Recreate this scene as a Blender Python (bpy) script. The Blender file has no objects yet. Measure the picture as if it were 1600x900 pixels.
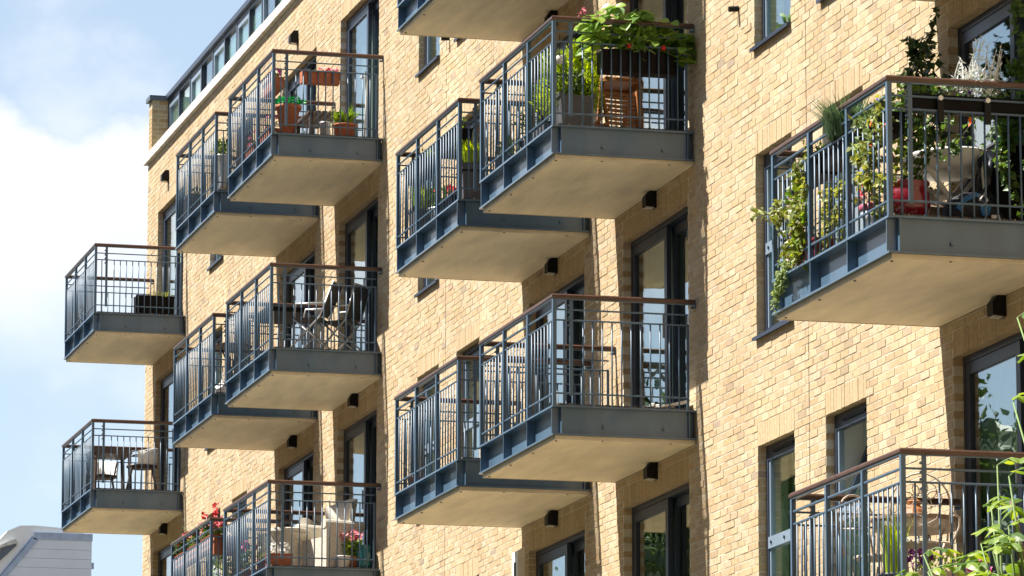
import bpy, math, random
import numpy as np
from mathutils import Vector, Matrix
S = bpy.context.scene
COL = S.collection
R = math.radians
rnd = random.Random(11)

# ------------------------------------------------------------------ camera, sky, sun, exposure
cam = bpy.data.cameras.new('camera')
cam.sensor_width = 36.0
cam.lens = 163.519
cam.clip_start = 0.5
cam.clip_end = 3000
camo = bpy.data.objects.new('camera', cam)
COL.objects.link(camo)
_r = Vector((0.248912390, 0.968525535, 0.00095384618))
_u = Vector((0.16940797, -0.0445077, 0.9845405))
_f = Vector((-0.95359507, 0.24490274, 0.17515446))
camo.matrix_world = Matrix(((_r.x, _u.x, -_f.x, 43.62665), (_r.y, _u.y, -_f.y, -13.09204),
                            (_r.z, _u.z, -_f.z, -9.68368), (0, 0, 0, 1)))
S.camera = camo
S.view_settings.view_transform = 'Standard'
S.view_settings.look = 'None'
S.view_settings.gamma = 1.0
S.view_settings.exposure = 1.25
S.cycles.max_bounces = 10
S.cycles.diffuse_bounces = 5
S.cycles.transparent_max_bounces = 16
S.cycles.sample_clamp_indirect = 6

SUN_AZ, SUN_EL = 15.4, 56.2      # azimuth measured from the wall's outward normal towards the far end
sdir = Vector((-math.sin(R(SUN_AZ)) * math.cos(R(SUN_EL)), -math.cos(R(SUN_AZ)) * math.cos(R(SUN_EL)), math.sin(R(SUN_EL))))
sun = bpy.data.lights.new('sun', 'SUN')
sun.energy = 5.0
sun.angle = R(0.53)
sun.color = (1.0, 0.955, 0.88)
suno = bpy.data.objects.new('sun', sun)
COL.objects.link(suno)
suno.rotation_euler = sdir.to_track_quat('Z', 'Y').to_euler()

W = bpy.data.worlds.new('World')
S.world = W
W.use_nodes = True
wt = W.node_tree
for n in list(wt.nodes):
    wt.nodes.remove(n)


def _nd(nt, t, **k):
    n = nt.nodes.new(t)
    for a, b in k.items():
        if a.startswith('i_'):
            n.inputs[a[2:].replace('_', ' ')].default_value = b
        else:
            setattr(n, a, b)
    return n


def world():
    nt = wt
    L = nt.links.new
    out = _nd(nt, 'ShaderNodeOutputWorld')
    bg = _nd(nt, 'ShaderNodeBackground', i_Strength=0.052)
    sky = _nd(nt, 'ShaderNodeTexSky')
    sky.sky_type = 'NISHITA'
    sky.sun_disc = False
    sky.sun_elevation = R(SUN_EL)
    sky.sun_rotation = R(180 + SUN_AZ)
    sky.air_density = 1.0
    sky.dust_density = 0.6
    sky.ozone_density = 1.5
    tc = _nd(nt, 'ShaderNodeTexCoord')
    # clouds: a noise field on the dome, denser where a heap of cumulus stands low in the sky
    mp = _nd(nt, 'ShaderNodeMapping')
    mp.inputs['Scale'].default_value = (16, 16, 22)
    mp.inputs['Location'].default_value = (0.35, 0.0, 0.2)
    L(tc.outputs['Generated'], mp.inputs['Vector'])
    no = _nd(nt, 'ShaderNodeTexNoise', i_Scale=1.0, i_Detail=9.0, i_Roughness=0.55)
    L(mp.outputs[0], no.inputs['Vector'])
    # a long cumulus bank: crisp knobbly top, soft base
    sep = _nd(nt, 'ShaderNodeSeparateXYZ')
    L(tc.outputs['Generated'], sep.inputs[0])
    wob = _nd(nt, 'ShaderNodeMath', operation='MULTIPLY_ADD')
    L(no.outputs['Fac'], wob.inputs[0])
    wob.inputs[1].default_value = 0.055
    L(sep.outputs[2], wob.inputs[2])
    top = _nd(nt, 'ShaderNodeMapRange', interpolation_type='SMOOTHSTEP')
    for k_, v_ in (('From Min', 0.237), ('From Max', 0.248), ('To Min', 1.0), ('To Max', 0.0)):
        top.inputs[k_].default_value = v_
    L(wob.outputs[0], top.inputs['Value'])
    base = _nd(nt, 'ShaderNodeMapRange', interpolation_type='SMOOTHSTEP')
    for k_, v_ in (('From Min', 0.178), ('From Max', 0.222), ('To Min', 0.0), ('To Max', 1.0)):
        base.inputs[k_].default_value = v_
    L(wob.outputs[0], base.inputs['Value'])
    azi = _nd(nt, 'ShaderNodeMapRange', interpolation_type='SMOOTHSTEP')
    for k_, v_ in (('From Min', 0.30), ('From Max', 0.12), ('To Min', 0.0), ('To Max', 1.0)):
        azi.inputs[k_].default_value = v_
    L(sep.outputs[1], azi.inputs['Value'])
    m1 = _nd(nt, 'ShaderNodeMath', operation='MULTIPLY')
    L(top.outputs[0], m1.inputs[0])
    L(base.outputs[0], m1.inputs[1])
    neg = _nd(nt, 'ShaderNodeMath', operation='LESS_THAN')
    L(sep.outputs[0], neg.inputs[0])
    neg.inputs[1].default_value = 0.0
    m2 = _nd(nt, 'ShaderNodeMath', operation='MULTIPLY')
    L(m1.outputs[0], m2.inputs[0])
    L(neg.outputs[0], m2.inputs[1])
    m3 = _nd(nt, 'ShaderNodeMath', operation='MULTIPLY')
    L(m2.outputs[0], m3.inputs[0])
    L(azi.outputs[0], m3.inputs[1])
    thin = _nd(nt, 'ShaderNodeMapRange', interpolation_type='SMOOTHSTEP')
    for k_, v_ in (('From Min', 0.5), ('From Max', 0.75), ('To Min', 0.0), ('To Max', 0.5)):
        thin.inputs[k_].default_value = v_
    L(no.outputs['Fac'], thin.inputs['Value'])
    ms = _nd(nt, 'ShaderNodeMath', operation='MAXIMUM')
    L(m3.outputs[0], ms.inputs[0])
    L(thin.outputs[0], ms.inputs[1])
    sx = _nd(nt, 'ShaderNodeSeparateXYZ')
    L(tc.outputs['Generated'], sx.inputs[0])
    hz = _nd(nt, 'ShaderNodeMapRange')
    hz.inputs['From Min'].default_value = 0.0
    hz.inputs['From Max'].default_value = 0.6
    hz.inputs['To Min'].default_value = 0.72
    hz.inputs['To Max'].default_value = 0.05
    L(sx.outputs[2], hz.inputs['Value'])
    mh = _nd(nt, 'ShaderNodeMix', data_type='RGBA')
    mh.inputs['B'].default_value = (7.0, 8.6, 10.4, 1)
    L(hz.outputs[0], mh.inputs['Factor'])
    L(sky.outputs[0], mh.inputs['A'])
    mx = _nd(nt, 'ShaderNodeMix', data_type='RGBA')
    mx.inputs['B'].default_value = (9.2, 9.3, 9.5, 1)
    L(ms.outputs[0], mx.inputs['Factor'])
    L(mh.outputs['Result'], mx.inputs['A'])
    L(mx.outputs['Result'], bg.inputs['Color'])
    L(bg.outputs[0], out.inputs[0])


world()

# ------------------------------------------------------------------ materials
MATS = {}


def mat(name, col, rough=0.6, metal=0.0, var=0.0, vscale=6.0, bump=0.0, bscale=80.0, isl=0.0, trans=0.0, spec=0.5,
        col2=None, stretch=None, attr=None, coat=0.0):
    """procedural surface: colour broken up by two noises, fine relief, optional leaf translucency"""
    if name in MATS:
        return MATS[name]
    m = bpy.data.materials.new(name)
    m.use_nodes = True
    nt = m.node_tree
    for n in list(nt.nodes):
        nt.nodes.remove(n)
    L = nt.links.new
    out = _nd(nt, 'ShaderNodeOutputMaterial')
    b = _nd(nt, 'ShaderNodeBsdfPrincipled')
    b.inputs['Roughness'].default_value = rough
    b.inputs['Metallic'].default_value = metal
    b.inputs['Specular IOR Level'].default_value = spec
    b.inputs['Coat Weight'].default_value = coat
    geo = _nd(nt, 'ShaderNodeNewGeometry')
    pos = geo.outputs['Position']
    if stretch:
        mp = _nd(nt, 'ShaderNodeMapping')
        mp.inputs['Scale'].default_value = stretch
        L(pos, mp.inputs['Vector'])
        pos = mp.outputs[0]
    if attr:
        at = _nd(nt, 'ShaderNodeAttribute', attribute_name=attr)
        c = at.outputs['Color']
    else:
        rg = _nd(nt, 'ShaderNodeRGB')
        rg.outputs[0].default_value = (*col, 1)
        c = rg.outputs[0]
    if col2 or var:
        no = _nd(nt, 'ShaderNodeTexNoise', i_Scale=vscale, i_Detail=6.0, i_Roughness=0.6)
        L(pos, no.inputs['Vector'])
        mr = _nd(nt, 'ShaderNodeMapRange')
        mr.inputs['From Min'].default_value = 0.32
        mr.inputs['From Max'].default_value = 0.68
        L(no.outputs['Fac'], mr.inputs['Value'])
        if col2:
            mx = _nd(nt, 'ShaderNodeMix', data_type='RGBA')
            L(mr.outputs[0], mx.inputs['Factor'])
            L(c, mx.inputs['A'])
            mx.inputs['B'].default_value = (*col2, 1)
            c = mx.outputs['Result']
        if var:
            mr2 = _nd(nt, 'ShaderNodeMapRange')
            mr2.inputs['To Min'].default_value = 1 - var
            mr2.inputs['To Max'].default_value = 1 + var
            L(no.outputs['Fac'], mr2.inputs['Value'])
            mr2.inputs['From Min'].default_value = 0.3
            mr2.inputs['From Max'].default_value = 0.7
            mu = _nd(nt, 'ShaderNodeMix', data_type='RGBA', blend_type='MULTIPLY')
            mu.inputs['Factor'].default_value = 1
            L(c, mu.inputs['A'])
            L(mr2.outputs[0], mu.inputs['B'])
            c = mu.outputs['Result']
    if isl:
        hs = _nd(nt, 'ShaderNodeHueSaturation')
        a1 = _nd(nt, 'ShaderNodeMapRange')
        a1.inputs['To Min'].default_value = 1 - isl
        a1.inputs['To Max'].default_value = 1 + isl
        L(geo.outputs['Random Per Island'], a1.inputs['Value'])
        L(a1.outputs[0], hs.inputs['Value'])
        a2 = _nd(nt, 'ShaderNodeMath', operation='MULTIPLY_ADD')
        a2.inputs[1].default_value = -0.06 * isl * 2
        a2.inputs[2].default_value = 0.5 + 0.03 * isl * 2
        oi = _nd(nt, 'ShaderNodeObjectInfo')
        a3 = _nd(nt, 'ShaderNodeMath', operation='ADD')
        L(geo.outputs['Random Per Island'], a3.inputs[0])
        L(oi.outputs['Random'], a3.inputs[1])
        a4 = _nd(nt, 'ShaderNodeMath', operation='FRACT')
        L(a3.outputs[0], a4.inputs[0])
        L(a4.outputs[0], a2.inputs[0])
        L(a4.outputs[0], a1.inputs['Value'])
        L(a2.outputs[0], hs.inputs['Hue'])
        L(c, hs.inputs['Color'])
        c = hs.outputs['Color']
    if attr:
        for sc_, st_, am_ in ((0.55, (1, 1, 1), 0.10), (1.0, (2.6, 2.6, 0.22), 0.08)):
            mpp = _nd(nt, 'ShaderNodeMapping')
            mpp.inputs['Scale'].default_value = st_
            L(geo.outputs['Position'], mpp.inputs['Vector'])
            nb = _nd(nt, 'ShaderNodeTexNoise', i_Scale=sc_, i_Detail=5.0, i_Roughness=0.6)
            L(mpp.outputs[0], nb.inputs['Vector'])
            mb_ = _nd(nt, 'ShaderNodeMapRange')
            for k_, v_ in (('From Min', 0.35), ('From Max', 0.65), ('To Min', 1 - am_), ('To Max', 1 + am_ * 0.6)):
                mb_.inputs[k_].default_value = v_
            L(nb.outputs['Fac'], mb_.inputs['Value'])
            mm = _nd(nt, 'ShaderNodeMix', data_type='RGBA', blend_type='MULTIPLY')
            mm.inputs['Factor'].default_value = 1
            L(c, mm.inputs['A'])
            L(mb_.outputs[0], mm.inputs['B'])
            c = mm.outputs['Result']
        sp = _nd(nt, 'ShaderNodeTexNoise', i_Scale=75.0, i_Detail=3.0, i_Roughness=0.7)
        L(pos, sp.inputs['Vector'])
        sm = _nd(nt, 'ShaderNodeMapRange')
        sm.inputs['From Min'].default_value = 0.58
        sm.inputs['From Max'].default_value = 0.72
        sm.inputs['To Min'].default_value = 0.0
        sm.inputs['To Max'].default_value = 0.55
        L(sp.outputs['Fac'], sm.inputs['Value'])
        mk = _nd(nt, 'ShaderNodeMix', data_type='RGBA')
        mk.inputs['B'].default_value = (0.20, 0.13, 0.07, 1)
        L(sm.outputs[0], mk.inputs['Factor'])
        L(c, mk.inputs['A'])
        c = mk.outputs['Result']
    L(c, b.inputs['Base Color'])
    if bump:
        n2 = _nd(nt, 'ShaderNodeTexNoise', i_Scale=bscale, i_Detail=4.0)
        L(pos, n2.inputs['Vector'])
        bp = _nd(nt, 'ShaderNodeBump')
        bp.inputs['Strength'].default_value = bump
        bp.inputs['Distance'].default_value = 0.01
        L(n2.outputs['Fac'], bp.inputs['Height'])
        L(bp.outputs[0], b.inputs['Normal'])
    sh = b.outputs[0]
    if trans:
        tr = _nd(nt, 'ShaderNodeBsdfTranslucent')
        hs2 = _nd(nt, 'ShaderNodeHueSaturation')
        hs2.inputs['Hue'].default_value = 0.485
        hs2.inputs['Saturation'].default_value = 1.1
        hs2.inputs['Value'].default_value = 1.6
        L(c, hs2.inputs['Color'])
        L(hs2.outputs[0], tr.inputs['Color'])
        ms = _nd(nt, 'ShaderNodeMixShader')
        ms.inputs[0].default_value = trans
        L(sh, ms.inputs[1])
        L(tr.outputs[0], ms.inputs[2])
        sh = ms.outputs[0]
    L(sh, out.inputs[0])
    MATS[name] = m
    return m


def glass_mat(name, tint, ior=1.5, rough=0.0):
    m = bpy.data.materials.new(name)
    m.use_nodes = True
    nt = m.node_tree
    for n in list(nt.nodes):
        nt.nodes.remove(n)
    L = nt.links.new
    out = _nd(nt, 'ShaderNodeOutputMaterial')
    no = _nd(nt, 'ShaderNodeTexNoise', i_Scale=1.3, i_Detail=1.0)
    geo = _nd(nt, 'ShaderNodeNewGeometry')
    dp = _nd(nt, 'ShaderNodeVectorMath', operation='DOT_PRODUCT')
    L(geo.outputs['Normal'], dp.inputs[0])
    L(geo.outputs['Incoming'], dp.inputs[1])
    ab = _nd(nt, 'ShaderNodeMath', operation='ABSOLUTE')
    L(dp.outputs['Value'], ab.inputs[0])
    om = _nd(nt, 'ShaderNodeMath', operation='SUBTRACT')
    om.inputs[0].default_value = 1.0
    L(ab.outputs[0], om.inputs[1])
    pw = _nd(nt, 'ShaderNodeMath', operation='POWER')
    L(om.outputs[0], pw.inputs[0])
    pw.inputs[1].default_value = 5.0
    fr = _nd(nt, 'ShaderNodeMath', operation='MULTIPLY_ADD')
    L(pw.outputs[0], fr.inputs[0])
    fr.inputs[1].default_value = 1.0 - ior
    fr.inputs[2].default_value = ior
    L(geo.outputs['Position'], no.inputs['Vector'])
    bp = _nd(nt, 'ShaderNodeBump')
    bp.inputs['Strength'].default_value = 0.12
    bp.inputs['Distance'].default_value = 0.02
    L(no.outputs['Fac'], bp.inputs['Height'])
    t = _nd(nt, 'ShaderNodeBsdfTransparent')
    t.inputs[0].default_value = (*tint, 1)
    g = _nd(nt, 'ShaderNodeBsdfGlossy')
    g.inputs['Color'].default_value = (0.93, 0.97, 1, 1)
    g.inputs['Roughness'].default_value = rough
    L(bp.outputs[0], g.inputs['Normal'])
    mx = _nd(nt, 'ShaderNodeMixShader')
    L(fr.outputs[0], mx.inputs[0])
    L(t.outputs[0], mx.inputs[1])
    L(g.outputs[0], mx.inputs[2])
    L(mx.outputs[0], out.inputs[0])
    MATS[name] = m
    return m


def water_mat():
    m = bpy.data.materials.new('canal_water')
    m.use_nodes = True
    nt = m.node_tree
    b = nt.nodes['Principled BSDF']
    b.inputs['Base Color'].default_value = (0.03, 0.045, 0.035, 1)
    b.inputs['Roughness'].default_value = 0.12
    b.inputs['IOR'].default_value = 1.33
    geo = _nd(nt, 'ShaderNodeNewGeometry')
    no = _nd(nt, 'ShaderNodeTexNoise', i_Scale=1.2, i_Detail=3.0)
    nt.links.new(geo.outputs['Position'], no.inputs['Vector'])
    bp = _nd(nt, 'ShaderNodeBump')
    bp.inputs['Strength'].default_value = 0.25
    bp.inputs['Distance'].default_value = 0.1
    nt.links.new(no.outputs['Fac'], bp.inputs['Height'])
    nt.links.new(bp.outputs[0], b.inputs['Normal'])
    return m


M_BRICK = mat('stock_brick', (0.5, 0.36, 0.2), 0.9, var=0.22, vscale=28, bump=0.55, bscale=120, attr='Col', spec=0.2)
M_MORTAR = mat('lime_mortar', (0.64, 0.58, 0.46), 0.95, var=0.15, vscale=9, bump=0.4, bscale=150, spec=0.1)
M_STEEL = mat('blue_grey_painted_steel', (0.076, 0.130, 0.192), 0.45, spec=0.5, var=0.10, vscale=5, bump=0.05, bscale=40)
M_STEELW = mat('blue_grey_weathered_steel', (0.072, 0.129, 0.194), 0.36, spec=0.6, coat=0.3, var=0.12, vscale=2.5, bump=0.06, bscale=30, stretch=(2, 2, 0.6))
M_FRAME = mat('slate_blue_window_frame', (0.030, 0.042, 0.068), 0.38, var=0.06, vscale=4)
M_FRAMEL = mat('pale_grey_window_bar', (0.20, 0.26, 0.33), 0.35, var=0.06, vscale=4)
M_RAIL = mat('brown_hardwood_rail', (0.078, 0.036, 0.024), 0.45, var=0.35, vscale=7, stretch=(1, 1, 6), coat=0.15)
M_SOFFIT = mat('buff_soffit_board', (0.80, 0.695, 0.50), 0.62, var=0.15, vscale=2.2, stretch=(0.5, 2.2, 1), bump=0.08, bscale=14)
M_TRIM = mat('buff_soffit_trim', (0.62, 0.54, 0.40), 0.6, var=0.12, vscale=5)
M_DECK = mat('weathered_deck_board', (0.10, 0.075, 0.055), 0.8, var=0.35, vscale=9, stretch=(1, 8, 8), bump=0.3)
M_BLACK = mat('black_lamp_housing', (0.008, 0.008, 0.009), 0.5, spec=0.2)
M_DARK = mat('dark_joint_sealant', (0.05, 0.04, 0.03), 0.8)
M_LENS = mat('frosted_lamp_lens', (0.6, 0.58, 0.52), 0.4)
M_STONE = mat('pale_coping_stone', (0.56, 0.54, 0.50), 0.85, var=0.25, vscale=7, bump=0.3, bscale=50)
M_LEAD = mat('grey_lead_cap', (0.10, 0.12, 0.15), 0.5, var=0.1)
M_TERRA = mat('terracotta', (0.36, 0.115, 0.055), 0.8, var=0.22, vscale=12, bump=0.15, bscale=60)
M_PLASTB = mat('black_plastic_trough', (0.008, 0.0075, 0.008), 0.6, var=0.2, spec=0.1)
M_PLASTG = mat('grey_planter', (0.085, 0.085, 0.092), 0.55, var=0.15, vscale=8)
M_SOIL = mat('potting_soil', (0.035, 0.022, 0.014), 0.95, var=0.3, vscale=40, bump=0.8, bscale=60)
M_ZINC = mat('galvanised_pot', (0.52, 0.54, 0.56), 0.35, metal=0.5, var=0.12, vscale=8)
M_WHITE = mat('white_plastic', (0.78, 0.76, 0.72), 0.4, var=0.06, vscale=10)
M_CREAM = mat('cream_rattan', (0.60, 0.55, 0.46), 0.75, var=0.3, vscale=60, bump=0.9, bscale=90)
M_OAK = mat('orange_hardwood', (0.34, 0.135, 0.045), 0.5, var=0.3, vscale=14, stretch=(1, 1, 4))
M_DKWOOD = mat('dark_brown_tabletop', (0.075, 0.048, 0.036), 0.5, var=0.25, vscale=10)
M_ALU = mat('brushed_aluminium', (0.62, 0.62, 0.61), 0.35, metal=0.7)
M_TEXT = mat('charcoal_sling_fabric', (0.075, 0.07, 0.072), 0.8, var=0.1, vscale=60, bump=0.2, bscale=300)
M_RED = mat('crimson_glazed_pot', (0.17, 0.004, 0.016), 0.18, var=0.15, vscale=9, coat=0.6)
M_TEAL = mat('teal_glazed_vase', (0.02, 0.15, 0.17), 0.22, var=0.35, vscale=25, coat=0.4)
M_BAGK = mat('black_rucksack_cloth', (0.012, 0.014, 0.022), 0.75, var=0.3, vscale=30, bump=0.4)
M_BAGB = mat('bright_blue_rucksack_cloth', (0.01, 0.13, 0.36), 0.6, var=0.15, vscale=30)
M_GREENP = mat('green_plastic', (0.01, 0.16, 0.05), 0.45)
M_IRON = mat('weathered_cream_iron', (0.52, 0.44, 0.36), 0.6, var=0.35, vscale=30, bump=0.3)
M_MOSAIC = mat('brown_mosaic', (0.17, 0.11, 0.07), 0.6, col2=(0.36, 0.26, 0.18), vscale=50)
M_CURT = mat('white_net_curtain', (0.72, 0.76, 0.72), 0.9, trans=0.4, var=0.05)
M_BLIND = mat('pale_green_blind', (0.62, 0.72, 0.66), 0.9, var=0.04)
M_ROOM = mat('room_plaster', (0.30, 0.27, 0.23), 0.9, var=0.05)
M_STEM = mat('plant_stem', (0.11, 0.085, 0.04), 0.8, var=0.2)
M_GSTEM = mat('green_stem', (0.14, 0.22, 0.06), 0.6, var=0.2)
M_BARK = mat('tree_bark', (0.13, 0.10, 0.07), 0.9, var=0.3, vscale=14, bump=0.6)


def leafm(n, c, v=0.35, t=0.35, r=0.45):
    return mat(n, c, r, isl=v, trans=t)


L_MID = leafm('mid_green_leaf', (0.075, 0.15, 0.025))
L_FRESH = leafm('fresh_green_leaf', (0.155, 0.25, 0.03), 0.5, 0.4)
L_HYD = leafm('hydrangea_leaf', (0.20, 0.33, 0.06), 0.45, 0.4, 0.35)
L_DARK = leafm('dark_evergreen_leaf', (0.045, 0.09, 0.026), 0.35, 0.2)
L_CONI = leafm('bright_conifer_spray', (0.33, 0.44, 0.04), 0.45, 0.45)
L_YEL = leafm('yellowing_vine_leaf', (0.21, 0.24, 0.045), 0.45, 0.4)
L_EMER = leafm('emerald_leaf', (0.015, 0.26, 0.085), 0.3, 0.3)
L_SILV = leafm('silver_felted_leaf', (0.66, 0.68, 0.64), 0.2, 0.1, 0.8)
L_IVY = leafm('variegated_ivy_leaf', (0.22, 0.30, 0.10), 0.45, 0.3)
L_DRY = leafm('dry_brown_leaf', (0.24, 0.17, 0.10), 0.3, 0.2)
F_RED = leafm('scarlet_petal', (0.62, 0.012, 0.015), 0.2, 0.2)
F_PINK = leafm('pink_petal', (0.62, 0.16, 0.20), 0.3, 0.25)
F_MAG = leafm('magenta_petal', (0.50, 0.03, 0.20), 0.3, 0.2)
F_WHITE = leafm('white_petal', (0.75, 0.74, 0.68), 0.1, 0.2)
F_VIOL = leafm('violet_petal', (0.14, 0.07, 0.40), 0.2, 0.2)
F_ORANGE = leafm('orange_petal', (0.65, 0.20, 0.06), 0.3, 0.2)
M_GLASS = glass_mat('window_glass', (0.84, 0.94, 0.90), 0.27)
M_ACRYL = glass_mat('clear_acrylic', (0.93, 0.96, 0.97), 0.05)
M_WATER = water_mat()
M_GROUND = mat('paving_ground', (0.185, 0.15, 0.095), 0.9, var=0.2, vscale=0.7, bump=0.2, bscale=8)
M_CLAD = mat('pale_zinc_cladding', (0.66, 0.70, 0.76), 0.45, var=0.05, vscale=1)
M_CLADT = mat('blue_zinc_trim', (0.36, 0.43, 0.55), 0.45, var=0.15, vscale=4)
M_ROOFW = mat('white_membrane_roof', (0.80, 0.80, 0.78), 0.6, var=0.03)


def brick_tex_mat():
    m = bpy.data.materials.new('distant_brickwork')
    m.use_nodes = True
    nt = m.node_tree
    b = nt.nodes['Principled BSDF']
    b.inputs['Roughness'].default_value = 0.9
    tc = _nd(nt, 'ShaderNodeNewGeometry')
    sx = _nd(nt, 'ShaderNodeSeparateXYZ')
    nt.links.new(tc.outputs['Position'], sx.inputs[0])
    ad = _nd(nt, 'ShaderNodeMath', operation='ADD')
    nt.links.new(sx.outputs[0], ad.inputs[0])
    nt.links.new(sx.outputs[1], ad.inputs[1])
    cx = _nd(nt, 'ShaderNodeCombineXYZ')
    nt.links.new(ad.outputs[0], cx.inputs[0])
    nt.links.new(sx.outputs[2], cx.inputs[1])
    br = _nd(nt, 'ShaderNodeTexBrick')
    br.inputs['Scale'].default_value = 1.0
    br.inputs['Brick Width'].default_value = 0.225
    br.inputs['Row Height'].default_value = 0.07403
    br.inputs['Mortar Size'].default_value = 0.006
    br.inputs['Color1'].default_value = (0.46, 0.32, 0.17, 1)
    br.inputs['Color2'].default_value = (0.36, 0.24, 0.12, 1)
    br.inputs['Mortar'].default_value = (0.45, 0.40, 0.30, 1)
    nt.links.new(cx.outputs[0], br.inputs['Vector'])
    nt.links.new(br.outputs['Color'], b.inputs['Base Color'])
    return m


M_BRICKTEX = brick_tex_mat()

# ------------------------------------------------------------------ mesh helpers


class MB:
    def __init__(s):
        s.v, s.f = [], []

    def poly(s, pts):
        n = len(s.v)
        s.v += [tuple(p) for p in pts]
        s.f.append(tuple(range(n, n + len(pts))))
        return s

    def box(s, x0, x1, y0, y1, z0, z1):
        n = len(s.v)
        s.v += [(x0, y0, z0), (x1, y0, z0), (x1, y1, z0), (x0, y1, z0), (x0, y0, z1), (x1, y0, z1), (x1, y1, z1), (x0, y1, z1)]
        s.f += [tuple(n + i for i in q) for q in ((0, 3, 2, 1), (4, 5, 6, 7), (0, 1, 5, 4), (1, 2, 6, 5), (2, 3, 7, 6), (3, 0, 4, 7))]
        return s

    def bar(s, a, b, w, h, up=(0, 0, 1)):
        """rectangular bar from a to b, w across, h along 'up'"""
        a, b = Vector(a), Vector(b)
        d = (b - a).normalized()
        side = d.cross(Vector(up))
        if side.length < 1e-4:
            side = d.cross(Vector((1, 0, 0)))
        side.normalize()
        u = side.cross(d).normalized()
        n = len(s.v)
        for p in (a, b):
            for q in ((-1, -1), (1, -1), (1, 1), (-1, 1)):
                s.v.append(tuple(p + side * (q[0] * w / 2) + u * (q[1] * h / 2)))
        s.f += [tuple(n + i for i in q) for q in ((0, 1, 2, 3), (7, 6, 5, 4), (0, 4, 5, 1), (1, 5, 6, 2), (2, 6, 7, 3), (3, 7, 4, 0))]
        return s

    def tube(s, pts, r, n=6, flat=None):
        pts = [Vector(p) for p in pts]
        rr = r if isinstance(r, (list, tuple)) else [r] * len(pts)
        rings = []
        ref = Vector((0.31, 0.2, 0.93)).normalized()
        for i, p in enumerate(pts):
            d = (pts[min(i + 1, len(pts) - 1)] - pts[max(i - 1, 0)])
            if d.length < 1e-9:
                d = Vector((0, 0, 1))
            d.normalize()
            a = d.cross(ref)
            if a.length < 0.1:
                a = d.cross(Vector((1, 0, 0)))
            a.normalize()
            b = d.cross(a)
            k = len(s.v)
            for j in range(n):
                t = 2 * math.pi * j / n
                s.v.append(tuple(p + a * (math.cos(t) * rr[i]) + b * (math.sin(t) * rr[i])))
            rings.append(k)
        for q in range(len(rings) - 1):
            for j in range(n):
                s.f.append((rings[q] + j, rings[q] + (j + 1) % n, rings[q + 1] + (j + 1) % n, rings[q + 1] + j))
        s.f.append(tuple(rings[0] + j for j in reversed(range(n))))
        s.f.append(tuple(rings[-1] + j for j in range(n)))
        return s

    def lathe(s, prof, n=20, c=(0, 0, 0), sx=1, sy=1):
        k0 = len(s.v)
        for (r, z) in prof:
            for j in range(n):
                t = 2 * math.pi * j / n
                s.v.append((c[0] + r * math.cos(t) * sx, c[1] + r * math.sin(t) * sy, c[2] + z))
        for i in range(len(prof) - 1):
            for j in range(n):
                a, b = k0 + i * n + j, k0 + i * n + (j + 1) % n
                s.f.append((a, b, b + n, a + n))
        s.f.append(tuple(k0 + j for j in reversed(range(n))))
        s.f.append(tuple(k0 + (len(prof) - 1) * n + j for j in range(n)))
        return s

    def prism(s, poly, axis, a0, a1):
        """extrude a 2-D outline (other two axes in order) from a0 to a1 along axis"""
        n = len(poly)
        k = len(s.v)

        def P(p, t):
            q = list(p)
            q.insert(axis, t)
            return tuple(q)
        s.v += [P(p, a0) for p in poly] + [P(p, a1) for p in poly]
        s.f.append(tuple(k + i for i in reversed(range(n))))
        s.f.append(tuple(k + n + i for i in range(n)))
        for i in range(n):
            j = (i + 1) % n
            s.f.append((k + i, k + j, k + n + j, k + n + i))
        return s

    def leaf(s, p, d, nrm, L, w, fold=0.25, droop=0.2):
        p, d, nrm = Vector(p), Vector(d).normalized(), Vector(nrm)
        side = d.cross(nrm)
        if side.length < 1e-3:
            side = d.cross(Vector((0.3, 0.9, 0.1)))
        side.normalize()
        up = side.cross(d).normalized()
        k = len(s.v)
        c = p + d * L * 0.45
        s.v += [tuple(p), tuple(c + side * w / 2 + up * fold * w / 2), tuple(p + d * L - up * droop * L), tuple(c - side * w / 2 + up * fold * w / 2), tuple(c)]
        s.f += [(k, k + 1, k + 4), (k, k + 4, k + 3), (k + 1, k + 2, k + 4), (k + 4, k + 2, k + 3)]
        return s


def obj(name, mb, m, parent=None, smooth=False, loc=None):
    me = mb if isinstance(mb, bpy.types.Mesh) else None
    if me is None:
        me = bpy.data.meshes.new(name)
        me.from_pydata(mb.v, [], mb.f)
        me.materials.append(m)
        if smooth:
            me.polygons.foreach_set('use_smooth', [True] * len(me.polygons))
        me.update()
    o = bpy.data.objects.new(name, me)
    COL.objects.link(o)
    if parent:
        o.parent = parent
    if loc:
        o.location = loc
    return o


def thing(name, label, cat, loc=(0, 0, 0), rz=0.0, group=None):
    o = bpy.data.objects.new(name, None)
    COL.objects.link(o)
    o.location = loc
    o.rotation_euler = (0, 0, rz)
    o.empty_display_size = 0.2
    o['label'] = label
    o['category'] = cat
    if group:
        o['group'] = group
    return o


def tag(o, label, cat, group=None):
    o['label'] = label
    o['category'] = cat
    if group:
        o['group'] = group
    return o


def dup(root, loc, label, group=None):
    r = root.copy()
    COL.objects.link(r)
    r.location = loc
    r['label'] = label
    if group:
        r['group'] = group
    for ch in list(root.children):
        c = ch.copy()
        COL.objects.link(c)
        c.parent = r
        for g in ch.children:
            d = g.copy()
            COL.objects.link(d)
            d.parent = c
    return r


# ------------------------------------------------------------------ layout
XA, XB, XC, XD, XE, XF = -28.18, -18.03, -14.09, -3.93, 0.0, 10.106
H = 2.8132                       # storey height; deck of the second storey shown is z = 0
BW, BD = 2.995, 1.475            # balcony width along the wall and projection
GZ = -11.3                       # ground
HEAD, SILL = 2.175, 0.398        # window head and sill above a deck
GAUGE = 0.07403
LEFT = -31.87
FLOORS = (1, 0, -1, -2)

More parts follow.
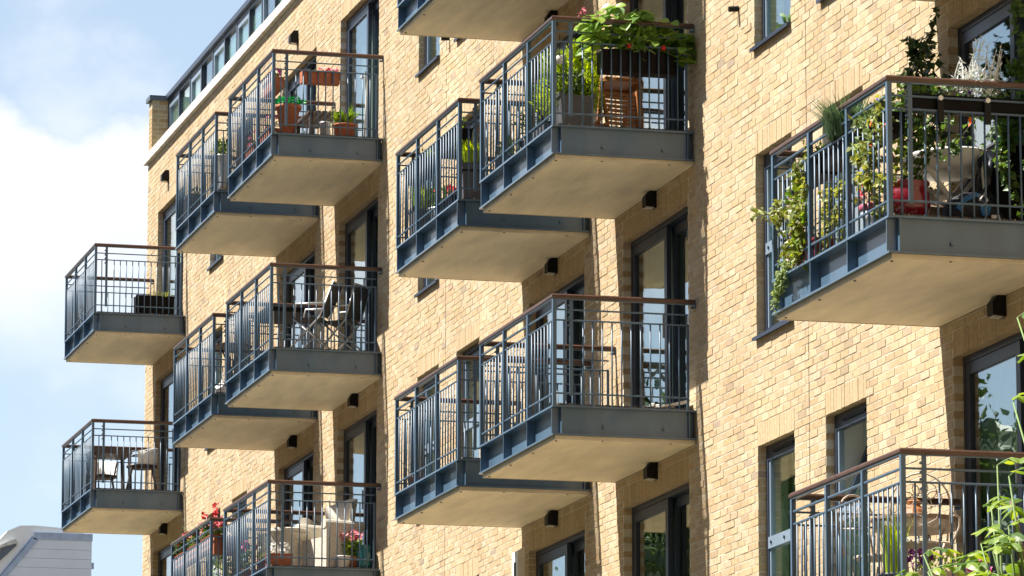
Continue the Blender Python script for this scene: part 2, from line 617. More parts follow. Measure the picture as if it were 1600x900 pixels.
# ------------------------------------------------------------------ ground, water
g = MB().box(-1500, 1500, -3.8, 1500, GZ - 0.8, GZ)
o = obj('ground', g, M_GROUND)
o['kind'] = 'structure'
g = MB().box(-1500, 1500, -1500, -15.0, GZ - 0.8, GZ).box(28, 1500, -14.998, -3.802, GZ - 0.8, GZ - 0.004)
o = obj('far_bank', g, M_GROUND)
o['kind'] = 'structure'
g = MB().poly([(-1500, -15.0, GZ - 0.35), (28, -15.0, GZ - 0.35), (28, -3.8, GZ - 0.35), (-1500, -3.8, GZ - 0.35)])
o = obj('canal_water', g, M_WATER)
o['kind'] = 'structure'

# unseen block added on the far bank to screen low sky from the balconies
opp = thing('added_bank_block', 'unseen brown brick block added on the opposite bank to block low sky', 'building', (-15, -44, GZ))
obj('wall', MB().box(-65, 62, -6, 6, 0, 24), M_BRICKTEX, opp)
obj('roof', MB().box(-65.3, 62.3, -6.3, 6.3, 24.002, 24.4), M_LEAD, opp)
for i in range(24):
    for k in range(7):
        obj('window', MB().box(-62 + i * 5.2, -60 + i * 5.2, 5.9, 6.03, 2 + k * 3.1, 3.7 + k * 3.1), M_FRAMEL, opp)

opp2 = thing('added_tall_block', 'unseen tall dark block added behind the camera to hold back sky light', 'building', (66, -12, GZ))  # added occluder, out of view: cuts sky fill on the beam sides
obj('wall', MB().box(-10, 10, -50, 50, 0, 46), mat('dark_brown_brick', (0.12, 0.08, 0.055), 0.9, var=0.2, vscale=1.5), opp2)
obj('roof', MB().box(-10.3, 10.3, -50.3, 50.3, 46.002, 46.5), M_LEAD, opp2)
for i in range(16):
    for k in range(13):
        obj('window', MB().box(-10.03, -9.9, -47 + i * 6.1, -44.6 + i * 6.1, 2 + k * 3.3, 3.8 + k * 3.3), M_FRAME, opp2)

# ------------------------------------------------------------------ the apartment building
bld = thing('apartment_building', 'long yellow brick apartment block with a pale stone parapet and glazed top floor', 'building', (0, 0, 0))

openings = []                    # x0, x1, z0, z1
doors, wins = [], []
for X in (XA, XB, XC, XD, XE, XF):
    for fl in FLOORS:
        openings.append((X - 2.66, X - 0.28, fl * H, fl * H + HEAD))
        doors.append((X, fl))
for n in (-2, -1, 0):
    for a, b in ((2.0, 3.13), (4.05, 5.20)):
        for fl in FLOORS:
            x0 = 14.09 * n + a
            x1 = 14.09 * n + b
            openings.append((x0, x1, fl * H + SILL, fl * H + HEAD))
            wins.append((x0, x1, fl))

WX1, WZ0, WZ1 = 15.0, -6.62, 5.98

# mortar bed behind the bricks: cells between openings, with returns at the jambs
xs = sorted({LEFT, WX1, *[round(v + e, 4) for q in openings for v, e in ((q[0], -0.004), (q[1], 0.004))]})
zs = sorted({WZ0, WZ1, *[round(v + e, 4) for q in openings for v, e in ((q[2], -0.004), (q[3], 0.004))]})
mb = MB()
FY, BY = 0.0036, 0.30
solid = {}
for i in range(len(xs) - 1):
    for j in range(len(zs) - 1):
        cx, cz = (xs[i] + xs[i + 1]) / 2, (zs[j] + zs[j + 1]) / 2
        solid[i, j] = not any(q[0] < cx < q[1] and q[2] < cz < q[3] for q in openings)
for (i, j), s_ in solid.items():
    x0, x1, z0, z1 = xs[i], xs[i + 1], zs[j], zs[j + 1]
    if s_:
        mb.poly([(x0, FY, z0), (x1, FY, z0), (x1, FY, z1), (x0, FY, z1)])
        mb.poly([(x1, BY, z0), (x0, BY, z0), (x0, BY, z1), (x1, BY, z1)])
        for di, dj, q in ((-1, 0, [(x0, BY, z0), (x0, FY, z0), (x0, FY, z1), (x0, BY, z1)]), (1, 0, [(x1, FY, z0), (x1, BY, z0), (x1, BY, z1), (x1, FY, z1)]),
                          (0, -1, [(x0, BY, z0), (x1, BY, z0), (x1, FY, z0), (x0, FY, z0)]), (0, 1, [(x0, FY, z1), (x1, FY, z1), (x1, BY, z1), (x0, BY, z1)])):
            if not solid.get((i + di, j + dj), False):
                mb.poly(q)
wall = obj('wall', mb, M_MORTAR, bld)

# bricks
nr = np.random.default_rng(5)
PAL = np.array([(0.52, 0.385, 0.220), (0.50, 0.355, 0.190), (0.545, 0.420, 0.260), (0.485, 0.330, 0.165), (0.57, 0.455, 0.300), (0.455, 0.305, 0.165), (0.37, 0.265, 0.165), (0.30, 0.235, 0.175)])
PALP = np.array([0.28, 0.22, 0.20, 0.11, 0.12, 0.04, 0.02, 0.01])
brick = []                       # x0 x1 z0 z1
ncourse = int(round((WZ1 - WZ0) / GAUGE))
ztop0 = HEAD - 40 * GAUGE        # a bed line; heads and sills fall on bed lines
k0 = int(math.floor((WZ0 - HEAD) / GAUGE))
JB = 0.0115
for k in range(k0, k0 + 300):
    z0 = HEAD + k * GAUGE
    z1 = z0 + GAUGE - JB
    if z0 < WZ0 or z1 > WZ1 + 0.03:
        continue
    zc = (z0 + z1) / 2
    holes = []
    for q in openings:
        if q[2] - 0.02 < zc < q[3] + 3 * GAUGE:
            holes.append((q[0], q[1]))
    holes.sort()
    spans = []
    cur = LEFT
    for a, b in holes:
        if a - cur > 0.02:
            spans.append((cur, a))
        cur = max(cur, b)
    if WX1 - cur > 0.02:
        spans.append((cur, WX1))
    off = (k % 2) * 0.1125
    for a, b in spans:
        x = math.floor((a - off) / 0.225) * 0.225 + off
        first = True
        while x < b:
            p0, p1 = max(x, a), min(x + 0.225 - JB, b)
            if p1 - p0 > 0.045:
                brick.append((p0, p1, z0, z1))
            x += 0.225
sold = []
for q in openings:
    n = int(round((q[1] - q[0]) / 0.075))
    w = (q[1] - q[0]) / n
    for i in range(n):
        sold.append((q[0] + i * w + 0.0035, q[0] + (i + 1) * w - 0.0035, q[3], q[3] + 3 * GAUGE - JB))
BR = np.array(brick + sold)
NB = len(BR)
bcol = PAL[nr.choice(len(PAL), NB, p=PALP)] * (1 + nr.normal(0, 0.04, (NB, 1))) * (1 + nr.normal(0, 0.02, (NB, 3)))
bcol = bcol * 0.62 + np.array([0.520, 0.405, 0.275]) * 0.38
bcol[NB - len(sold):] = bcol[NB - len(sold):] * 0.4 + np.array([0.50, 0.375, 0.225]) * 0.6
fy = np.minimum(nr.normal(0, 0.0013, NB), 0.0018)
jz = nr.normal(0, 0.0012, (NB, 2))
# the 300 bricks that show largest stand as bricks of their own
cp = np.array([43.62665, -13.09204, -9.68368])
ctr = np.stack([(BR[:, 0] + BR[:, 1]) / 2, np.zeros(NB), (BR[:, 2] + BR[:, 3]) / 2], 1) - cp
pz = ctr @ np.array(_f)
px = 800 + 7267.5 * (ctr @ np.array(_r)) / pz
py = 450 - 7267.5 * (ctr @ np.array(_u)) / pz
full = (np.abs(BR[:, 1] - BR[:, 0] - (0.225 - JB)) < 0.001) & (np.arange(NB) < NB - len(sold))
vis = full & (px > 1100) & (px < 1480) & (py > 4) & (py < 896)
vis &= ~((px > 1200) & (py > 110 + (1390 - px) * 0.62) & (py < 520))
vis &= ~((px > 1235) & (py > 690 + np.maximum(1407 - px, 0) * 0.45))
score = np.where(vis, BR[:, 0], -1e9)
solo = np.argsort(-score)[:300]
keep = np.ones(NB, bool)
keep[solo] = False


def brick_arrays(idx, local=False):
    n = len(idx)
    B = BR[idx]
    x0, x1, z0, z1 = B.T
    y0, y1 = fy[idx], np.full(n, 0.1)
    if local:
        cxx, czz = (x0 + x1) / 2, (z0 + z1) / 2
        x0, x1, z0, z1 = x0 - cxx, x1 - cxx, z0 - czz, z1 - czz
    z0 = z0 + jz[idx, 0]
    z1 = z1 + jz[idx, 1]
    V = np.stack([np.stack(c, 1) for c in ((x0, y0, z0), (x1, y0, z0), (x1, y0, z1), (x0, y0, z1), (x0, y1, z0), (x1, y1, z0), (x1, y1, z1), (x0, y1, z1))], 1)
    F = np.array(((0, 1, 2, 3), (1, 5, 6, 2), (4, 0, 3, 7), (3, 2, 6, 7), (4, 5, 1, 0)))
    return V.reshape(-1, 3), (np.arange(n)[:, None, None] * 8 + F[None]).reshape(-1, 4)


def np_mesh(name, V, F, m, cols=None):
    me = bpy.data.meshes.new(name)
    me.vertices.add(len(V))
    me.vertices.foreach_set('co', V.astype(np.float32).ravel())
    me.loops.add(F.size)
    me.loops.foreach_set('vertex_index', F.astype(np.int32).ravel())
    me.polygons.add(len(F))
    me.polygons.foreach_set('loop_start', np.arange(len(F), dtype=np.int32) * F.shape[1])
    me.update(calc_edges=True)
    me.attributes.new('sharp_face', 'BOOLEAN', 'FACE').data.foreach_set('value', [True] * len(F))
    me.materials.append(m)
    if cols is not None:
        at = me.attributes.new('Col', 'FLOAT_COLOR', 'POINT')
        at.data.foreach_set('color', np.concatenate([cols, np.ones((len(cols), 1))], 1).astype(np.float32).ravel())
    return me


idx = np.nonzero(keep)[0]
V, F = brick_arrays(idx)
o = obj('brickwork', np_mesh('brickwork', V, F, M_BRICK, np.repeat(bcol[idx], 8, 0)), None, bld)
o['kind'] = 'stuff'
variants = []
for i in solo[:30]:
    V, F = brick_arrays(np.array([i]), True)
    variants.append(np_mesh('brick', V, F, M_BRICK, np.repeat(bcol[[i]], 8, 0)))
for n, i in enumerate(solo):
    o = obj('brick', variants[int(nr.integers(30))], None, wall, loc=((BR[i, 0] + BR[i, 1]) / 2, 0, (BR[i, 2] + BR[i, 3]) / 2))

# the rest of the block, outside the picture or behind the skin
mb = MB()
mb.box(LEFT, WX1, 0.004, 0.3, GZ, WZ0 - 0.002)
mb.box(WX1, 24.0, 0.0, 0.3, GZ, WZ1)
mb.box(LEFT, LEFT + 0.3, 0.31, 14.0, GZ, WZ1)
mb.box(23.7, 24.0, 0.31, 14.0, GZ, WZ1)
mb.box(LEFT + 0.3, 23.7, 13.7, 14.0, GZ, WZ1)
obj('lower_wall', mb, M_BRICKTEX, bld)
mb = MB()
for fl in (-4, -3, -2, -1, 0, 1, 2):
    mb.box(LEFT + 0.31, 23.69, 0.302, 13.69, fl * H - 0.32, fl * H - 0.03)
for X in (-31.4, -25.5, -21.2, -17.2, -11.0, -7.2, -3.2, 1.5, 3.6, 6.6, 12.0, 18.0):
    for fl in (-4, -3, -2, -1, 0, 1):
        mb.box(X, X + 0.1, 0.302, 5.0, fl * H - 0.028, (fl + 1) * H - 0.322)
for fl in (-4, -3, -2, -1, 0, 1):
    mb.box(LEFT + 0.31, 23.69, 5.01, 5.11, fl * H - 0.028, (fl + 1) * H - 0.322)
obj('interior', mb, M_ROOM, bld)

# movement joints
for x in (-10.60, 3.575, -28.19 + 0.06):
    obj('movement_joint', MB().box(x - 0.0045, x + 0.0045, -0.0015, 0.02, WZ0, WZ1 - 0.01), M_DARK, bld)
for x, z in ((-11.35 + 0.9, 3.33), (1.5, 0.92), (-24.4, -1.02)):
    obj('overflow_pipe', MB().tube([(x, 0.05, z), (x, -0.10, z - 0.015)], 0.028, 8), M_BLACK, bld)

# parapet coping stones
x = LEFT - 0.06
while x < 16:
    w = 1.0
    dz = rnd.uniform(-0.006, 0.006)
    obj('coping_stone', MB().box(x + 0.004, x + w - 0.004, -0.075, 0.235, 5.985, 6.125 + dz), M_STONE, bld)
    x += w

# upstand at the end of the parapet
pier = MB()
px0, px1 = LEFT + 0.02, -31.56
zz = 6.13
nb_ = MB().box(px0, px1, 0.012, 1.6, 6.13, 7.04)
pp = obj('parapet_pier', nb_, M_MORTAR, bld)
V, F, Cc = [], [], []
pm = MB()
for k in range(12):
    z0 = 6.135 + k * 0.0752
    for (a, b) in ((px0, px1),):
        pm.box(a - 0.004, b + 0.004 - 0.12 * (k % 2 == 0) * 0, 0.0, 0.105 if k % 2 else 0.215, z0, z0 + 0.066)
    y = 0.115 if k % 2 else 0.225
    while y < 1.5:
        pm.box(px0 - 0.004, px1 + 0.004, y, y + 0.215, z0, z0 + 0.066)
        y += 0.225
me = bpy.data.meshes.new('pier_bricks')
me.from_pydata(pm.v, [], pm.f)
me.materials.append(M_BRICK)
at = me.attributes.new('Col', 'FLOAT_COLOR', 'POINT')
nc = len(pm.v) // 8
cc = np.repeat(np.concatenate([PAL[nr.choice(len(PAL), nc, p=PALP)] * 0.8, np.ones((nc, 1))], 1), 8, 0)
at.data.foreach_set('color', cc.astype(np.float32).ravel())
o = obj('pier_brickwork', me, None, bld)
o['kind'] = 'stuff'
obj('pier_cap', MB().box(px0 - 0.05, px1 + 0.05, -0.05, 1.65, 7.042, 7.115), M_LEAD, bld)

# glazed top floor set back behind the parapet
PY = 0.27
ph = obj('penthouse', MB().box(-31.55, 20, PY + 0.07, PY + 0.09, 6.0, 6.16).box(-31.55, 20, 4.0, 4.1, 5.7, 7.0), M_ROOM, bld)
obj('penthouse_eave', MB().box(-31.6, 20.1, PY - 0.05, 13.0, 7.05, 7.13), M_FRAME, bld)
x = -31.545
i = 0
while x < 8:
    w = 0.985 if i % 3 else 1.0
    fr = obj('penthouse_window', MB().box(x - 0.03, x + 0.03, PY, PY + 0.09, 6.16, 7.048).box(x + 0.03, x + w - 0.03, PY + 0.005, PY + 0.08, 6.98, 7.046)
             .box(x + 0.03, x + w - 0.03, PY + 0.005, PY + 0.08, 6.14, 6.20), M_FRAME, bld)
    if i % 2 == 0:
        a, b = x + 0.035, x + w - 0.035
        obj('sash', MB().box(a, a + 0.07, PY + 0.01, PY + 0.06, 6.2, 6.975).box(b - 0.07, b, PY + 0.01, PY + 0.06, 6.2, 6.975)
            .box(a + 0.07, b - 0.07, PY + 0.012, PY + 0.06, 6.90, 6.975), M_FRAMEL, fr)
    obj('pane', MB().box(x + 0.032, x + w - 0.032, PY + 0.045, PY + 0.051, 6.19, 6.985), M_GLASS, fr)
    if i % 5 != 3:
        obj('blind', MB().box(x + 0.05, x + w - 0.05, PY + 0.062, PY + 0.066, 6.17, 7.0), M_CURT, fr)
    x += w
    i += 1
obj('roof_vent', MB().box(-25.45, -25.25, 1.5, 1.7, 7.13, 7.42), M_LEAD, bld)


def curtain(x0, x1, y, z0, z1, amp=0.025, wl=0.14):
    m_ = MB()
    n = max(4, int((x1 - x0) / wl * 6))
    k = 0
    for i in range(n + 1):
        x = x0 + (x1 - x0) * i / n
        yy = y + amp * math.sin(2 * math.pi * x / wl) + amp * 0.5 * math.sin(9.1 * x)
        m_.v += [(x, yy, z0), (x, yy, z1)]
    for i in range(n):
        m_.f.append((2 * i, 2 * i + 2, 2 * i + 3, 2 * i + 1))
    return m_


crand = random.Random(3)


def make_window(x0, x1, fl):
    z0, z1 = fl * H + SILL, fl * H + HEAD
    y = 0.082
    f_ = MB()
    w = 0.055
    zt = z0 + 0.48 * (z1 - z0)
    f_.box(x0 + 0.003, x0 + w, y, y + 0.07, z0 + 0.03, z1 - 0.004).box(x1 - w, x1 - 0.003, y, y + 0.07, z0 + 0.03, z1 - 0.004)
    f_.box(x0 + w, x1 - w, y + 0.002, y + 0.07, z1 - 0.14, z1 - 0.005).box(x0 + w, x1 - w, y + 0.002, y + 0.07, z0 + 0.031, z0 + 0.09)
    wn = obj('window', f_, M_FRAME, bld)
    obj('inner_jamb', MB().box(x0 + w + 0.001, x0 + w + 0.04, y + 0.012, y + 0.06, z0 + 0.09, z1 - 0.14), M_FRAMEL, wn)
    obj('transom', MB().box(x0 + w + 0.002, x1 - w - 0.002, y - 0.006, y + 0.06, zt - 0.055, zt + 0.055), M_FRAMEL, wn)
    obj('trickle_vent', MB().box(x0 + 0.25, x1 - 0.25, y - 0.016, y + 0.001, z1 - 0.085, z1 - 0.055), M_BLACK, wn)
    obj('sill', MB().prism([(-0.045, z0 - 0.03), (-0.045, z0 + 0.004), (y + 0.01, z0 + 0.03), (y + 0.01, z0 + 0.0)], 0, x0 - 0.02, x1 + 0.02), M_FRAME, wn)
    tilt = (fl == -2 and abs(x0 - 4.05) < 0.1)
    obj('pane', MB().box(x0 + w + 0.01, x1 - w - 0.01, y + 0.03, y + 0.036, z0 + 0.08, zt - 0.05), M_GLASS, wn)
    if tilt:
        hb = zt + 0.055
        h_ = z1 - 0.14 - hb
        s1 = MB()
        dy = 0.30

        def q(x, t, o_):
            return (x, y + 0.04 + dy * t + o_, hb + h_ * t)
        for (a, b) in ((x0 + w + 0.045, x0 + w + 0.115), (x1 - w - 0.07, x1 - w)):
            s1.bar(((a + b) / 2, y + 0.05, hb), ((a + b) / 2, y + 0.05 + dy, hb + h_), 0.07, 0.05, (0, 1, 0))
        s1.bar((x0 + w + 0.05, y + 0.05 + dy, hb + h_ - 0.035), (x1 - w, y + 0.05 + dy, hb + h_ - 0.035), 0.05, 0.07)
        obj('tilted_sash', s1, M_FRAME, wn)
        obj('pane', MB().poly([(x0 + w + 0.06, y + 0.05, hb), (x1 - w, y + 0.05, hb), (x1 - w, y + 0.05 + dy, hb + h_), (x0 + w + 0.06, y + 0.05 + dy, hb + h_)]), M_GLASS, wn)
        obj('reveal_lining', MB().box(x0 + 0.004, x0 + 0.02, y + 0.072, 0.36, z0 + 0.05, z1 - 0.01), M_WHITE, wn)
    else:
        obj('pane', MB().box(x0 + w + 0.01, x1 - w - 0.01, y + 0.03, y + 0.036, zt + 0.05, z1 - 0.13), M_GLASS, wn)
    for bx in (x0 + 0.16, (x0 + x1) / 2, x1 - 0.16):
        obj('guard_bolt', MB().tube([(bx, y - 0.004, zt), (bx, y - 0.018, zt)], 0.016, 8), M_FRAME, wn)
    r_ = crand.random()
    if r_ < 0.3:
        obj('curtain', curtain(x0 + 0.02, x1 - 0.02, 0.36, z0 - 0.1, z1 + 0.05), M_CURT, wn)
    else:
        obj('blind', MB().box(x0 - 0.02, x1 + 0.02, 0.35, 0.355, z0 + crand.choice((0, 0, 0.5)), z1 + 0.03), M_BLIND, wn)


for w_ in wins:
    make_window(*w_)


def make_door(X, fl):
    x0, x1 = X - 2.66, X - 0.28
    z0, z1 = fl * H, fl * H + HEAD
    y = 0.085
    f_ = MB()
    f_.box(x0 + 0.003, x0 + 0.05, y, y + 0.14, z0, z1 - 0.003).box(x1 - 0.05, x1 - 0.003, y, y + 0.14, z0, z1 - 0.003)
    f_.box(x0 + 0.05, x1 - 0.05, y + 0.001, y + 0.14, z1 - 0.06, z1 - 0.004).box(x0 + 0.05, x1 - 0.05, y + 0.001, y + 0.14, z0 - 0.02, z0 + 0.03)
    d = obj('door', f_, M_FRAME, bld)
    xm = x0 + 1.33

    def leaf_(a, b, yy):
        s_ = 0.095
        l_ = MB().box(a, a + s_, yy, yy + 0.05, z0 + 0.03, z1 - 0.065).box(b - s_, b, yy, yy + 0.05, z0 + 0.03, z1 - 0.065)
        l_.box(a + s_, b - s_, yy + 0.001, yy + 0.05, z1 - 0.165, z1 - 0.066).box(a + s_, b - s_, yy + 0.001, yy + 0.05, z0 + 0.031, z0 + 0.14)
        obj('sliding_leaf', l_, M_FRAME, d)
        obj('pane', MB().box(a + s_ - 0.01, b - s_ + 0.01, yy + 0.022, yy + 0.028, z0 + 0.13, z1 - 0.155), M_GLASS, d)
    leaf_(x0 + 0.052, xm, y + 0.004)
    leaf_(xm - 0.06, x1 - 0.052, y + 0.080)
    obj('handle', MB().bar((xm - 0.05, y - 0.02, z0 + 0.95), (xm - 0.05, y - 0.02, z0 + 1.2), 0.02, 0.02), M_ALU, d)
    r_ = crand.random()
    if r_ < 0.8:
        obj('curtain', curtain(x0 + 0.05, x0 + crand.choice((0.8, 1.3, 1.3)), 0.28, z0 + 0.03, z1 + 0.1, 0.04, 0.17), M_CURT, d)
    if r_ > 0.3:
        obj('curtain', curtain(x1 - crand.choice((0.8, 0.9, 1.2)), x1, 0.30, z0 + 0.03, z1 + 0.1, 0.04, 0.17), M_BLIND if r_ > 0.6 else M_CURT, d)


for X, fl in doors:
    make_door(X, fl)

# bell box low on the wall
bell = thing('alarm_box', 'white alarm box on the brick wall beside the lowest dark doorway', 'alarm box', (-6.86, -0.001, -3.85))
obj('case', MB().prism([(0.0, 0.0), (-0.09, 0.03), (-0.09, 0.42), (0.0, 0.47)], 0, -0.13, 0.13), M_WHITE, bell)
obj('window', MB().box(-0.03, 0.05, -0.094, -0.088, 0.12, 0.3), M_BLACK, bell)

# ------------------------------------------------------------------ wall lamps
LG = 'black wedge lamps over the balcony doors'


def make_lamp(loc, label):
    t = thing('wall_lamp', label, 'wall lamp', loc, 0, LG)
    obj('housing', MB().prism([(0.0, -0.085), (-0.115, -0.07), (-0.115, 0.03), (-0.06, 0.10), (0.0, 0.10)], 0, -0.07, 0.07), M_BLACK, t)
    obj('lens', MB().box(-0.05, 0.05, -0.10, -0.02, -0.088, -0.076), M_LENS, t)
    return t


lamp0 = None
COLN = {XA: 'far left', XB: 'left', XC: 'left middle', XD: 'middle', XE: 'right middle', XF: 'right'}
lampl = {
    (XA, 0): 'black wall lamp under the upper of the two leftmost balconies', (XA, -1): 'black wall lamp with bright lens under the lowest left balcony',
    (XB, 0): 'black wall lamp under the balcony holding the tall zinc planter', (XB, -1): 'black wall lamp under the small balcony half hidden by the sling chair balcony',
    (XC, 0): 'black wall lamp under the terracotta pot balcony', (XC, -1): 'black wall lamp under the balcony with two sling chairs',
    (XD, 1): 'black wall lamp under the cropped top balcony', (XD, 0): 'black wall lamp under the balcony with black hanging troughs', (XD, -1): 'black wall lamp under the balcony with the tiny terracotta pot',
    (XE, 0): 'black wall lamp under the hydrangea balcony', (XE, -1): 'black wall lamp under the bare balcony',
    (XF, -1): 'black wall lamp under the vine covered balcony, behind bright leaves'}
for (X, dk), lb in lampl.items():
    loc = (X - 1.45, -0.002, dk * H - 0.42)
    lamp0 = dup(lamp0, loc, lb, LG) if lamp0 else make_lamp(loc, lb)
dup(lamp0, (XA - 1.75, -0.002, 5.41), 'black wall lamp high on the wall near the left corner', LG)
dup(lamp0, (XB - 1.6, -0.002, 5.40), 'black wall lamp high on the wall above the zinc planter balcony', LG)

# ------------------------------------------------------------------ balconies
BG = 'steel balconies along the brick front'


def make_balcony(loc, label):
    t = thing('balcony', label, 'balcony', loc, 0, BG)
    w, d = BW, BD
    fd = 0.09
    b = MB()
    b.box(-w, 0, -d, -d + 0.1, -0.018, 0).box(-w, 0, -d, -d + 0.1, -0.2968, -0.280)
    b.box(-w + 0.002, -0.002, -d + fd, -d + 0.099, -0.280, -0.018)
    obj('front_beam', b, M_STEELW, t)
    for u in (-w + 0.05, -1.98, -1.03, -0.07):
        obj('stiffener', MB().box(u - 0.006, u + 0.006, -d + 0.006, -d + fd - 0.001, -0.279, -0.019), M_STEELW, t)
    for sgn in (0, 1):
        def mx(a, b_):
            return (a, b_) if not sgn else (-w - b_, -w - a)
        b = MB()
        x0, x1 = mx(-0.10, 0)
        b.box(x0, x1, -d + 0.101, -0.004, -0.018, 0).box(x0, x1, -d + 0.101, -0.004, -0.2968, -0.280)
        x0, x1 = mx(-0.046, -0.036)
        b.box(x0, x1, -d + 0.1, -0.081, -0.280, -0.018)
        x0, x1 = mx(-0.097, -0.088)
        b.box(x0, x1, -0.0805, -0.004, -0.279, -0.019)
        obj('side_beam', b, M_STEELW, t)
        x0, x1 = mx(-0.0875, -0.003)
        obj('stiffener', MB().box(x0, x1, -0.080, -0.070, -0.279, -0.019), M_STEELW, t)
        for yy in (-d * 0.64, -d * 0.22):
            a, c = mx(-0.036, -0.014)
            obj('bolt', MB().tube([(a, yy, -0.20), (c, yy, -0.20)], 0.018, 6), M_STEELW, t)
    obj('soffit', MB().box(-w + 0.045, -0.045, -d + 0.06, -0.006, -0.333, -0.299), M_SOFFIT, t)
    b = MB()
    b.box(-w + 0.028, -0.028, -d + 0.035, -d + 0.058, -0.337, -0.298).box(-0.043, -0.028, -d + 0.059, -0.006, -0.337, -0.298).box(-w + 0.028, -w + 0.043, -d + 0.059, -0.006, -0.337, -0.298)
    obj('soffit_trim', b, M_TRIM, t)
    for i in range(4):
        u = -0.15 - i * (w - 0.3) / 3
        obj('screw', MB().tube([(u, -d + 0.075, -0.3335), (u, -d + 0.075, -0.341)], 0.012, 6), M_DARK, t)
    for i in range(2):
        yy = -0.25 - i * 0.7
        obj('screw', MB().tube([(-0.06, yy, -0.3335), (-0.06, yy, -0.341)], 0.012, 6), M_DARK, t)
    # deck boards, ribbed
    nbd = 11
    bw = (d - 0.10) / nbd
    for i in range(nbd):
        y0 = -d + 0.065 + i * bw
        y1 = y0 + bw - 0.008
        pr = [(y0, 0.002), (y1, 0.002)]
        for k in range(9):
            tt = 1 - k / 8
            pr.append((y0 + (y1 - y0) * tt, 0.026 - (0.008 if k % 2 else 0)))
        obj('deck_board', MB().prism(pr, 0, -w + 0.05 + rnd.uniform(-.006, .006), -0.047 + rnd.uniform(-.008, .008)), M_DECK, t)
    # railing
    e = 0.024
    zt = 1.056
    for u in (-e, -1.02, -2.0, -w + e):
        obj('post', MB().box(u - 0.022, u + 0.022, -d + 0.004, -d + 0.042, 0.001, zt), M_STEEL, t)
    for xx in (-e, -w + e):
        obj('post', MB().box(xx - 0.007, xx + 0.007, -d + 0.178, -d + 0.214, 0.10, zt), M_STEEL, t)
        for zz in (0.80, 0.875, 0.93, 1.0):
            obj('splice_nut', MB().tube([(xx - 0.016, -d + 0.172, zz), (xx + 0.016, -d + 0.172, zz)], 0.011, 6), M_STEEL, t)
        obj('post', MB().box(xx - 0.007, xx + 0.007, -0.095, -0.068, 0.001, 0.86), M_STEEL, t)
    ring = lambda z, r_: MB().tube([(-e, -0.07, z), (-e, -d + 0.023, z)], r_, 6)
    for z in (0.955, 0.85, 0.12):
        obj('rail', MB().tube([(-w + e, -d + 0.023, z), (-e, -d + 0.023, z)], 0.011, 6), M_STEEL, t)
        for xx in (-e, -w + e):
            obj('rail', MB().tube([(xx, -d + 0.023, z), (xx, -0.075, z)], 0.0095, 6), M_STEEL, t)
    bal = MB().tube([(0, 0, 0.004), (0, 0, 0.848)], 0.0082, 6)
    me = bpy.data.meshes.new('baluster')
    me.from_pydata(bal.v, [], bal.f)
    me.materials.append(M_STEEL)
    me.polygons.foreach_set('use_smooth', [True] * len(me.polygons))
    for a, c in ((-e, -1.02), (-1.02, -2.0), (-2.0, -w + e)):
        for i in range(7):
            obj('baluster', me, None, t, loc=(a + (c - a) * (i + 1) / 8, -d + 0.023, 0))
    for xx in (-e, -w + e):
        for i in range(13):
            yy = -d + 0.023 + 0.0985 * (i + 1)
            if i in (1,) or yy > -0.1:
                continue
            obj('baluster', me, None, t, loc=(xx, yy, 0))
    # handrail: rounded hardwood with a steel bar below, mitred round the corners
    prof = [(-0.030, -0.012), (-0.022, -0.024), (0.022, -0.024), (0.030, -0.012), (0.030, 0.008), (0.018, 0.022), (-0.018, 0.022), (-0.030, 0.008)]
    path = [((-e, 0.0), (1, 0), 0), ((-e, -d + 0.023), (1, -1), 0), ((-w + e, -d + 0.023), (-1, -1), 0), ((-w + e, 0.0), (-1, 0), 0)]
    hb = MB()
    np_ = len(prof)
    for (p, nrm, _) in path:
        for (o_, z_) in prof:
            hb.v.append((p[0] + nrm[0] * o_, p[1] + nrm[1] * o_ - (0.012 if p[1] == 0 else 0), 1.088 + z_))
    for i in range(3):
        for j in range(np_):
            k = (j + 1) % np_
            hb.f.append((i * np_ + j, i * np_ + k, (i + 1) * np_ + k, (i + 1) * np_ + j))
    hb.f.append(tuple(range(np_)))
    hb.f.append(tuple(reversed(range(3 * np_, 4 * np_))))
    obj('handrail', hb, M_RAIL, t)
    b = MB().box(-w + e - 0.02, -e + 0.02, -d + 0.003, -d + 0.043, 1.0565, 1.0635)
    for xx in (-e, -w + e):
        b.box(xx - 0.018, xx + 0.018, -d + 0.0435, -0.02, 1.0565, 1.0635)
    obj('rail_bar', b, M_STEEL, t)
    for xx in (-e, -w + e):
        obj('wall_bracket', MB().box(xx - 0.03, xx + 0.03, -0.010, -0.001, 1.03, 1.105).box(xx - 0.008, xx + 0.008, -0.05, -0.0105, 1.02, 1.044), M_STEEL, t)
    return t


